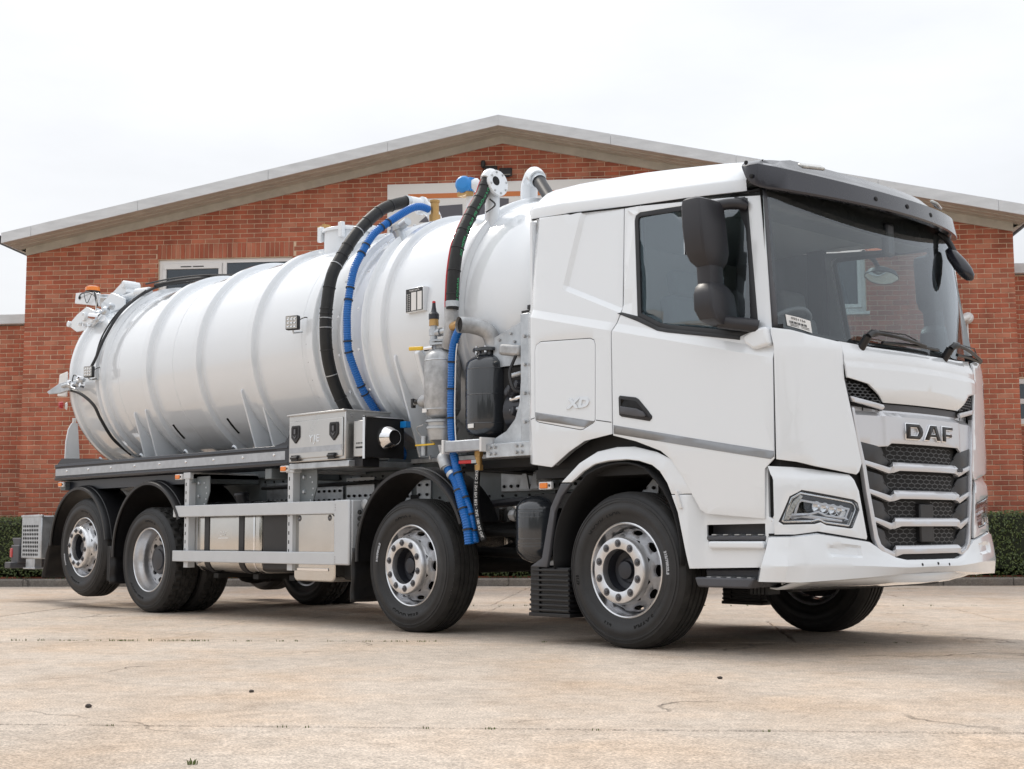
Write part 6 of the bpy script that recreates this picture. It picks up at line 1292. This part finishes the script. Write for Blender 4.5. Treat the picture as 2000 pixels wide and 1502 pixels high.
# ------------------------------------------------------------------ front end
OWF = (1, 0, 0)
for s in (-1, 1):
    m2 = lambda pl: [(s*y, z) for y, z in pl]
    panel('corner_panel', m2([(1.196, 1.925), (1.0, 1.885), (.785, 1.855), (.775, 1.63), (.725, 1.43), (.655, 1.14), (.68, 1.085), (.705, 1.066), (1.0, 1.11), (1.197, 1.150)]), lambda y, z: (Fx(y)+(.02*sstep((z-1.80)/.1)*-1)-.012*sstep((1.25-z)/.1)*0, y, z), 'white_paint', T, (), .07, [((0, 1.80), (1, 1.80)), ((0, 1.26), (1, 1.22))], .015, .005, OWF)
    # lower headlight housing panel, cut out for the lamp
    HL = m2([(1.195, .79), (1.155, .935), (1.10, .972), (.73, .918), (.700, .900), (.688, .858), (.745, .752), (.765, .748), (.94, .768), (.98, .785), (1.02, .775), (1.18, .772)])
    panel('headlight_panel', m2([(1.208, 1.112), (1.0, 1.095), (.742, 1.066), (.690, .97), (.635, .70), (.64, .684), (1.0, .733), (1.14, .716), (1.208, .716)]), FM(0, lambda y, z: -.035*sstep((z-1.03)/.07)), 'white_paint', T, [HL], .07, [((0, 1.03), (1, 1.03)), ((0, 1.065), (1, 1.065))], .015, .005, OWF)
    hl = panel('headlight', inset(HL, .001), FM(-.003), 'black_plastic', T, [inset(HL, .009)], .1, (), .03, .001, OWF)
    panel('lamp_back', inset(HL, .006), FM(-.065), 'chrome', hl, (), .06, (), .004, 0, OWF)
    for d0, d1, of, mt_2 in ((.012, .022, -.012, 'chrome'), (.024, .050, -.025, 'hub_dark'), (.052, .064, -.018, 'silver_trim')):
        panel('lamp_bezel', inset(HL, d0), FM(of), mt_2, hl, [inset(HL, d1)], .08, (), .012, .001, OWF)
    panel('daytime_light', m2([(1.175, .80), (1.14, .90), (1.10, .945), (1.085, .935), (1.12, .89), (1.155, .80)]), FM(-.008), 'lamp_lens', hl, (), .1, (), .01, .002, OWF)
    panel('lamp_shelf', m2([(1.08, .835), (.80, .80), (.80, .785), (1.09, .812)]), FM(-.02), 'silver_trim', hl, (), .1, (), .03, .003, OWF)
    for k in range(5):
        y = s*(1.03-.058*k); z = .882-.008*k; c_ = (Fx(y)-.055, y, z); q_ = MB(); q_.lathe([(.0, .006), (.02, .008), (.026, .012), (.03, .03), (.034, .03), (.032, 0)], c_, (1, s*.3, 0), 16); q_.build('led_cell', 'chrome' if k else 'hub_dark', hl, smooth=60)
    panel('corner_reflector', m2([(.85, .775), (.755, .765), (.70, .80), (.69, .845), (.79, .85)]), FM(-.028), 'label_white', hl, (), .1, (), .01, .002, OWF)
    panel('headlight_lens', inset(HL, .008), FM(-.001), 'clear_lens', hl, (), .07, (), .003, 0, OWF)
    # vent beside the badge panel
    VT = m2([(.765, 1.635), (.585, 1.605), (.545, 1.575), (.452, 1.512), (.448, 1.495), (.735, 1.535)])
    panel('vent_back', VT, FM(-.05), 'gap', T, (), .1, (), .004, 0, OWF)
    vb = panel('vent_bar', m2([(.735, 1.533), (.46, 1.492), (.45, 1.478), (.47, 1.463), (.72, 1.502)]), FM(.004), 'silver_trim', T, (), .1, (), .02, .005, OWF)
    panel('vent_side', m2([(.775, 1.632), (.755, 1.634), (.727, 1.49), (.728, 1.465)]), FM(-.01), 'grey_plastic', T, (), .1, (), .03, .003, OWF)
    def inpoly(p_, pl):
        c_ = False
        for i in range(len(pl)):
            a, b = pl[i], pl[i-1]
            if (a[1] > p_[1]) != (b[1] > p_[1]) and p_[0] < (b[0]-a[0])*(p_[1]-a[1])/(b[1]-a[1])+a[0]: c_ = not c_
        return c_
    def honey(name, inside, ys, zs, w_, h_, off, par, mt_='mesh_grey'):
        g_ = MB(); done = set(); tn = .0026
        nz_ = int((zs[1]-zs[0])/(h_*.75))+2; ny_ = int((ys[1]-ys[0])/w_)+2
        for j in range(nz_):
            for i in range(-1, ny_):
                cy_ = ys[0]+i*w_+(w_/2 if j % 2 else 0); cz_ = zs[0]+j*h_*.75
                P_ = [(cy_+w_*a, cz_+h_*b) for a, b in ((.5, .25), (0, .5), (-.5, .25), (-.5, -.25), (0, -.5), (.5, -.25))]
                for k in range(6):
                    a, b = P_[k], P_[(k+1) % 6]; mid = ((a[0]+b[0])/2, (a[1]+b[1])/2); key = (round(mid[0], 3), round(mid[1], 3))
                    if key in done or not inside(mid): continue
                    done.add(key); d_ = Vector((b[0]-a[0], b[1]-a[1])).normalized(); nn_ = Vector((-d_.y, d_.x))*tn
                    q4 = [(a[0]+nn_.x, a[1]+nn_.y), (b[0]+nn_.x, b[1]+nn_.y), (b[0]-nn_.x, b[1]-nn_.y), (a[0]-nn_.x, a[1]-nn_.y)]
                    fr_ = [(Fx(p_[0])+off, p_[0], p_[1]) for p_ in q4]; bk_ = [(Fx(p_[0])+off-.018, p_[0], p_[1]) for p_ in q4]
                    g_.add(fr_+bk_, [(0,1,2,3), (0,4,5,1), (2,6,7,3), (1,5,6,2), (3,7,4,0)])
        return g_.build(name, mt_, par, smooth=None)
    honey('vent_mesh', lambda p_: inpoly(p_, inset(VT, .006)), (min(v[0] for v in VT), max(v[0] for v in VT)), (1.49, 1.64), .042, .024, -.012, vb)
BON = [(-.777, 1.862), (-.5, 1.842), (0, 1.832), (.5, 1.842), (.777, 1.862), (.777, 1.70), (.768, 1.642), (.60, 1.612), (.55, 1.578), (.447, 1.507), (-.447, 1.507), (-.55, 1.578), (-.60, 1.612), (-.768, 1.642), (-.777, 1.70)]
def bonx(y, z):
    o = -.035*sstep((z-1.77)/.09)
    o += .012*sstep((1.74-z)/.03)-.03*sstep((1.60-.05*abs(y)-z)/.09)
    return o
bon = panel('bonnet', BON, FM(.004, bonx), 'white_paint', T, (), .05, [((0, 1.77), (1, 1.77)), ((0, 1.74), (1, 1.74)), ((0, 1.71), (1, 1.71)), ((0, 1.60), (1, 1.55)), ((0, 1.60), (-1, 1.55))], .015, .006, OWF)
panel('grille_trim', [(-.455, 1.503), (.455, 1.503), (.46, 1.458), (-.46, 1.458)], FM(-.03), 'grey_plastic', T, (), .1, (), .02, .004, OWF)
sil = [(-.718, 1.484), (-.47, 1.466), (-.44, 1.462), (.44, 1.462), (.47, 1.466), (.718, 1.484), (.672, 1.275), (.545, 1.235), (.43, 1.243), (.395, 1.262), (-.395, 1.262), (-.43, 1.243), (-.545, 1.235), (-.672, 1.275)]
bp_ = panel('badge_panel', sil, FM(0, lambda y, z: -.030*sstep((z-1.425)/.03)-.02*sstep((abs(y)-.43)/.05)), 'silver_trim', T, (), .05, [((0, 1.425), (1, 1.425)), ((0, 1.455), (1, 1.455)), ((.43, 0), (.43, 1)), ((-.43, 0), (-.43, 1)), ((.48, 0), (.48, 1)), ((-.48, 0), (-.48, 1))], .015, .005, OWF)
# brand letters: dark face with a bright rim
def letters(polys, name):
    for pl, hole in polys:
        fn1 = FM(.012); fn2 = FM(.0165)
        a = panel(name, pl, fn1, 'chrome', bp_, [hole] if hole else (), .2, (), .012, .002, OWF)
        b = panel(name+'_face', inset(pl, .006), fn2, 'ink', bp_, [inset(hole, -.004)] if hole else (), .2, (), .004, 0, OWF)
zt0, zb0 = 1.392, 1.288
D_ = [(-.270, zb0), (-.270, zt0), (-.13, zt0), (-.095, zt0-.025), (-.085, zt0-.052), (-.095, zb0+.025), (-.13, zb0)]; Dh = [(-.222, zb0+.03), (-.222, zt0-.03), (-.15, zt0-.03), (-.135, zt0-.052), (-.15, zb0+.03)]
A_ = [(-.075, zb0), (.0, zt0), (.075, zt0), (.13, zb0), (.08, zb0), (.072, zb0+.022), (-.003, zb0+.022), (-.018, zb0)]; Ah = [(.012, zb0+.047), (.040, zt0-.022), (.062, zb0+.047)]
F_ = [(.150, zb0), (.150, zt0), (.300, zt0), (.300, zt0-.028), (.20, zt0-.028), (.20, zb0+.058), (.285, zb0+.058), (.285, zb0+.032), (.20, zb0+.032), (.20, zb0)]
letters([(D_, Dh), (A_, Ah), (F_, None)], 'brand_letter')
# lower grille: dark well, side blades, bars, honeycomb
GR = [(-.665, 1.262), (.665, 1.262), (.62, .98), (.54, .64), (.50, .60), (-.50, .60), (-.54, .64), (-.62, .98)]
panel('grille_well', GR, FM(-.11), 'gap', T, (), .15, (), .005, 0, OWF)
gf = None
for s in (-1, 1):
    m2 = lambda pl: [(s*y, z) for y, z in pl]
    gf = panel('grille_frame', m2([(.725, 1.465), (.690, 1.27), (.655, 1.12), (.632, .97), (.575, .69), (.545, .635), (.47, .588), (.40, .578), (.40, .60), (.455, .612), (.52, .655), (.545, .71), (.602, .97), (.628, 1.12), (.672, 1.29), (.708, 1.465)]), FM(.002), 'silver_trim', T, (), .08, (), .03, .006, OWF)
for zt_ in (1.161, .991, .825, .658):
    w0 = .655-(1.161-zt_)*.20
    pl = [(-w0, zt_), (-.405, zt_-.048), (-.37, zt_-.012), (.37, zt_-.012), (.405, zt_-.048), (w0, zt_), (w0-.01, zt_-.028), (.42, zt_-.082), (.39, zt_-.078), (.33, zt_-.064), (-.33, zt_-.064), (-.39, zt_-.078), (-.42, zt_-.082), (-w0+.01, zt_-.028)]
    b_ = panel('grille_bar', pl, FM(.004, lambda y, z, q=zt_: -.022*sstep((z-(q-.035))/.03) if abs(y) < .40 else -.012), 'silver_trim', T, (), .08, [((0, zt_-.035), (1, zt_-.035)), ((.38, 0), (.38, 1)), ((-.38, 0), (-.38, 1))], .03, .005, OWF)
    top = zt_-.03+.145 if zt_ < 1.1 else 1.245
    for s in (-1, 1):
        m2 = lambda pl_: [(s*y, z) for y, z in pl_]
        panel('grille_blade', m2([(w0-.005, zt_+.105), (.45, zt_+.075), (.40, zt_+.02), (.36, zt_-.01), (.40, zt_-.045), (w0-.01, zt_-.003)]), FM(-.018, lambda y, z: -.03*sstep((.50-abs(y))/.12)), 'blade_plastic', b_, (), .06, (), .012, .004, OWF)
        panel('blade_fin', m2([(.60, zt_+.065), (.44, zt_+.045), (.40, zt_+.025), (.44, zt_+.032)]), FM(-.035), 'black_plastic', b_, (), .1, (), .01, .002, OWF)
    for lo_, hi_ in ([(-.385, .385)] if zt_ > .9 else [(-.385, -.105), (.065, .385)]):
        honey('grille_mesh', lambda p_, q=zt_, lo_=lo_, hi_=hi_: lo_ < p_[0] < hi_ and q-.01 < p_[1] < q+.085, (-.45, .45), (zt_-.005, zt_+.09), .070, .034, -.050, b_)
p = MB(); p.box(Fx(0)-.06, Fx(0)-.02, -.10, .06, .66, .90); p.build('radar_cover', 'black_plastic', T, bevel=.01)
panel('lower_intake', [(-.40, .598), (.40, .598), (.46, .558), (-.46, .558)], FM(-.01), 'gap', T, (), .1, (), .02, .003, OWF)
text('power_badge', '450', .032, 'grey_plastic', bp_, lambda x, y, z: (Fx(.42)+.012+z, .40+x*1.25+y*.2, 1.118+y), .003, 1.1, .002)
# bumper
SEC = [(0, [(-.03, .562), (.012, .557), (.022, .53), (.024, .515), (-.004, .482), (-.10, .46)]),
       (.30, [(-.03, .565), (.010, .558), (.022, .53), (.026, .513), (-.002, .478), (-.10, .456)]),
       (.40, [(-.03, .582), (.006, .575), (.018, .55), (.030, .517), (.004, .472), (-.10, .45)]),
       (.52, [(-.03, .628), (.000, .62), (.014, .575), (.032, .522), (.010, .468), (-.10, .445)]),
       (.62, [(-.02, .676), (.004, .668), (.014, .60), (.034, .527), (.014, .463), (-.10, .44)]),
       (.80, [(-.02, .700), (.008, .690), (.020, .61), (.036, .533), (.018, .456), (-.10, .44)]),
       (1.0, [(-.02, .727), (.010, .716), (.024, .625), (.038, .538), (.022, .448), (-.10, .435)]),
       (1.14, [(-.02, .710), (.012, .700), (.028, .63), (.040, .54), (.026, .442), (-.10, .435)])]
bm_ = MB(); rows_ = []
def lerp_sec(y):
    for (a, sa), (b, sb) in zip(SEC[:-1], SEC[1:]):
        if y <= b+1e-9: t = (y-a)/(b-a); return [(p_[0]+(q_[0]-p_[0])*t, p_[1]+(q_[1]-p_[1])*t) for p_, q_ in zip(sa, sb)]
def dense(row, k=5):
    o = []
    for a, b in zip(row[:-1], row[1:]): o += [tuple(a[i]+(b[i]-a[i])*j/k for i in range(3)) for j in range(k)]
    return o+[row[-1]]
def fog(y, z):
    u = min((y-.70)/.025, (.97-y)/.05, (z-.575-.05*(y-.7))/.012, (.655+.03*(y-.9)-z)/.012); return -.016*sstep(u)
ys_ = sorted(set([round(.02*k, 3) for k in range(58)]+[y for y, _ in SEC]))
for y in ys_:
    if y <= 1.14: rows_.append([(p_[0]+fog(y, p_[2]), p_[1], p_[2]) for p_ in dense([(Fx(y)+o, y, z) for o, z in lerp_sec(y)])])
for (x, y0, dz) in ((1.215, 1.197, 0), (1.178, 1.222, 0), (1.135, 1.234, 0), (1.095, 1.231, 0), (1.07, 1.205, 0)):
    f_ = sstep((1.26-x)/.2); rows_.append(dense([(x-.03+.07*f_*1.2*(x < 1.12), y0-.05, .712), (x+.04*(1-f_)+.03*f_, y0-.02, .70), (x+.03*(1-f_)+.02*f_, y0, .62), (x+.05*(1-f_)-.0*f_, y0+.022, .535), (x+.02*(1-f_)-.03*f_, y0+.01, .445), (x-.06, y0-.1, .435)]))
rows_ = [[(p_[0], -p_[1], p_[2]) for p_ in r_] for r_ in rows_[:0:-1]]+rows_
bm_.grid(rows_); bum = bm_.build('bumper', 'white_paint', T, smooth=24, solid=.012)
for s in (-1, 1):
    m2 = lambda pl: [(s*y, z) for y, z in pl]
    panel('bumper_joint', m2([(1.22, .722), (1.14, .724), (1.0, .742), (.66, .692), (.66, .680), (1.0, .726), (1.14, .708), (1.22, .708)]), FM(-.012), 'gap', bum, (), .1, (), .01, 0, OWF)
for y, z in ((-.16, .528), (.02, .532), (.16, .524)): p = MB(); p.lathe([(0, .003), (.009, .003), (.0095, 0)], (Fx(y)+.021, y, z), (1, 0, .1), 12); p.build('plate_hole', 'gap', bum)
p = MB(); rows_ = []
for k in range(21):
    y = -1.0+2.0*k/20; x = Fx(y); rows_.append([(x-.03, y, .478), (x-.06-.10*abs(y)**2, y, .425+.02*abs(y)), (x-.3, y, .40), (x-.5, y, .42)])
p.grid(rows_); p.build('front_spoiler', 'white_paint', T, solid=.01)
# dark core behind the panels so shut lines read as gaps
p = MB(); rows_ = []
for k in range(25):
    y = -1.16+2.32*k/24; rows_.append([(Fx(y)-.05, y, z) for z in (.60, 1.0, 1.4, 1.80)])
p.grid(rows_); p.build('front_core', 'gap', T)
for s in (-1, 1):
    p = MB(); p.add([(1.06, s*1.12, .80), (1.20, s*1.12, .80), (1.20, s*1.12, 1.95), (1.06, s*1.12, 1.95), (1.06, s*1.165, .80), (1.185, s*1.165, .80), (1.18, s*1.165, 1.93), (1.06, s*1.165, 1.93)], [(0,3,2,1), (4,5,6,7), (0,1,5,4), (1,2,6,5), (2,3,7,6), (3,0,4,7)]); p.build('door_post', 'gap', T)
    p = MB(); p.box(-.10, .02, min(s*1.10, s*1.165), max(s*1.10, s*1.165), 1.36, 2.1); p.box(-.08, .05, min(s*1.02, s*1.09), max(s*1.02, s*1.09), 2.1, 2.86); p.build('door_post', 'gap', T)
p = MB(); p.box(-.86, 1.0, -1.14, 1.14, 1.10, 1.16); p.box(-.6, .6, -.85, .85, 1.2, 1.26); p.build('cab_underside', 'under', T)
# ------------------------------------------------------------------ tree belt across the yard behind the viewer (seen only mirrored in paint, glass and chrome)
leafmat('belt_leaf', (.03, .05, .015), (.09, .11, .04))
belt = empty('tree_belt', tuple(F(9.8, 62)), FA); tag(belt, 'long belt of trees across the yard opposite the building', 'trees', kind='stuff')
def belt_build():
    rg = np.random.default_rng(9); n = 9000
    u = rg.uniform(-60, 60, n); h = 5.5+1.6*np.sin(u*.21)+1.2*np.sin(u*.53+1)+.8*np.sin(u*1.3); z = h*rg.random(n)**.6; v = rg.normal(0, 1.6, n)
    sz = rg.uniform(.35, .8, n); nrm = rg.normal(0, 1, (n, 3)); nrm /= np.linalg.norm(nrm, axis=1)[:, None]; t = np.cross(nrm, rg.normal(0, 1, (n, 3))); t /= np.linalg.norm(t, axis=1)[:, None]; b = np.cross(nrm, t)
    c = np.stack([u, v, z], 1); P = np.stack([c-t*sz[:, None], c-b*sz[:, None]*.7, c+t*sz[:, None], c+b*sz[:, None]*.7], 1).reshape(-1, 3)
    me = bpy.data.meshes.new('crowns'); me.from_pydata(P.tolist(), [], np.arange(n*4).reshape(-1, 4).tolist()); me.update(); mkobj('crowns', me, 'belt_leaf', belt, smooth=None)['kind'] = 'stuff'
    s = MB()
    for k in range(40): x = -58+k*3; s.cyl((x, 0, 0), (x+.2, .2, 3.5), .16, 7, .09)
    s.build('trunks', 'bark', belt)['kind'] = 'stuff'
belt_build()
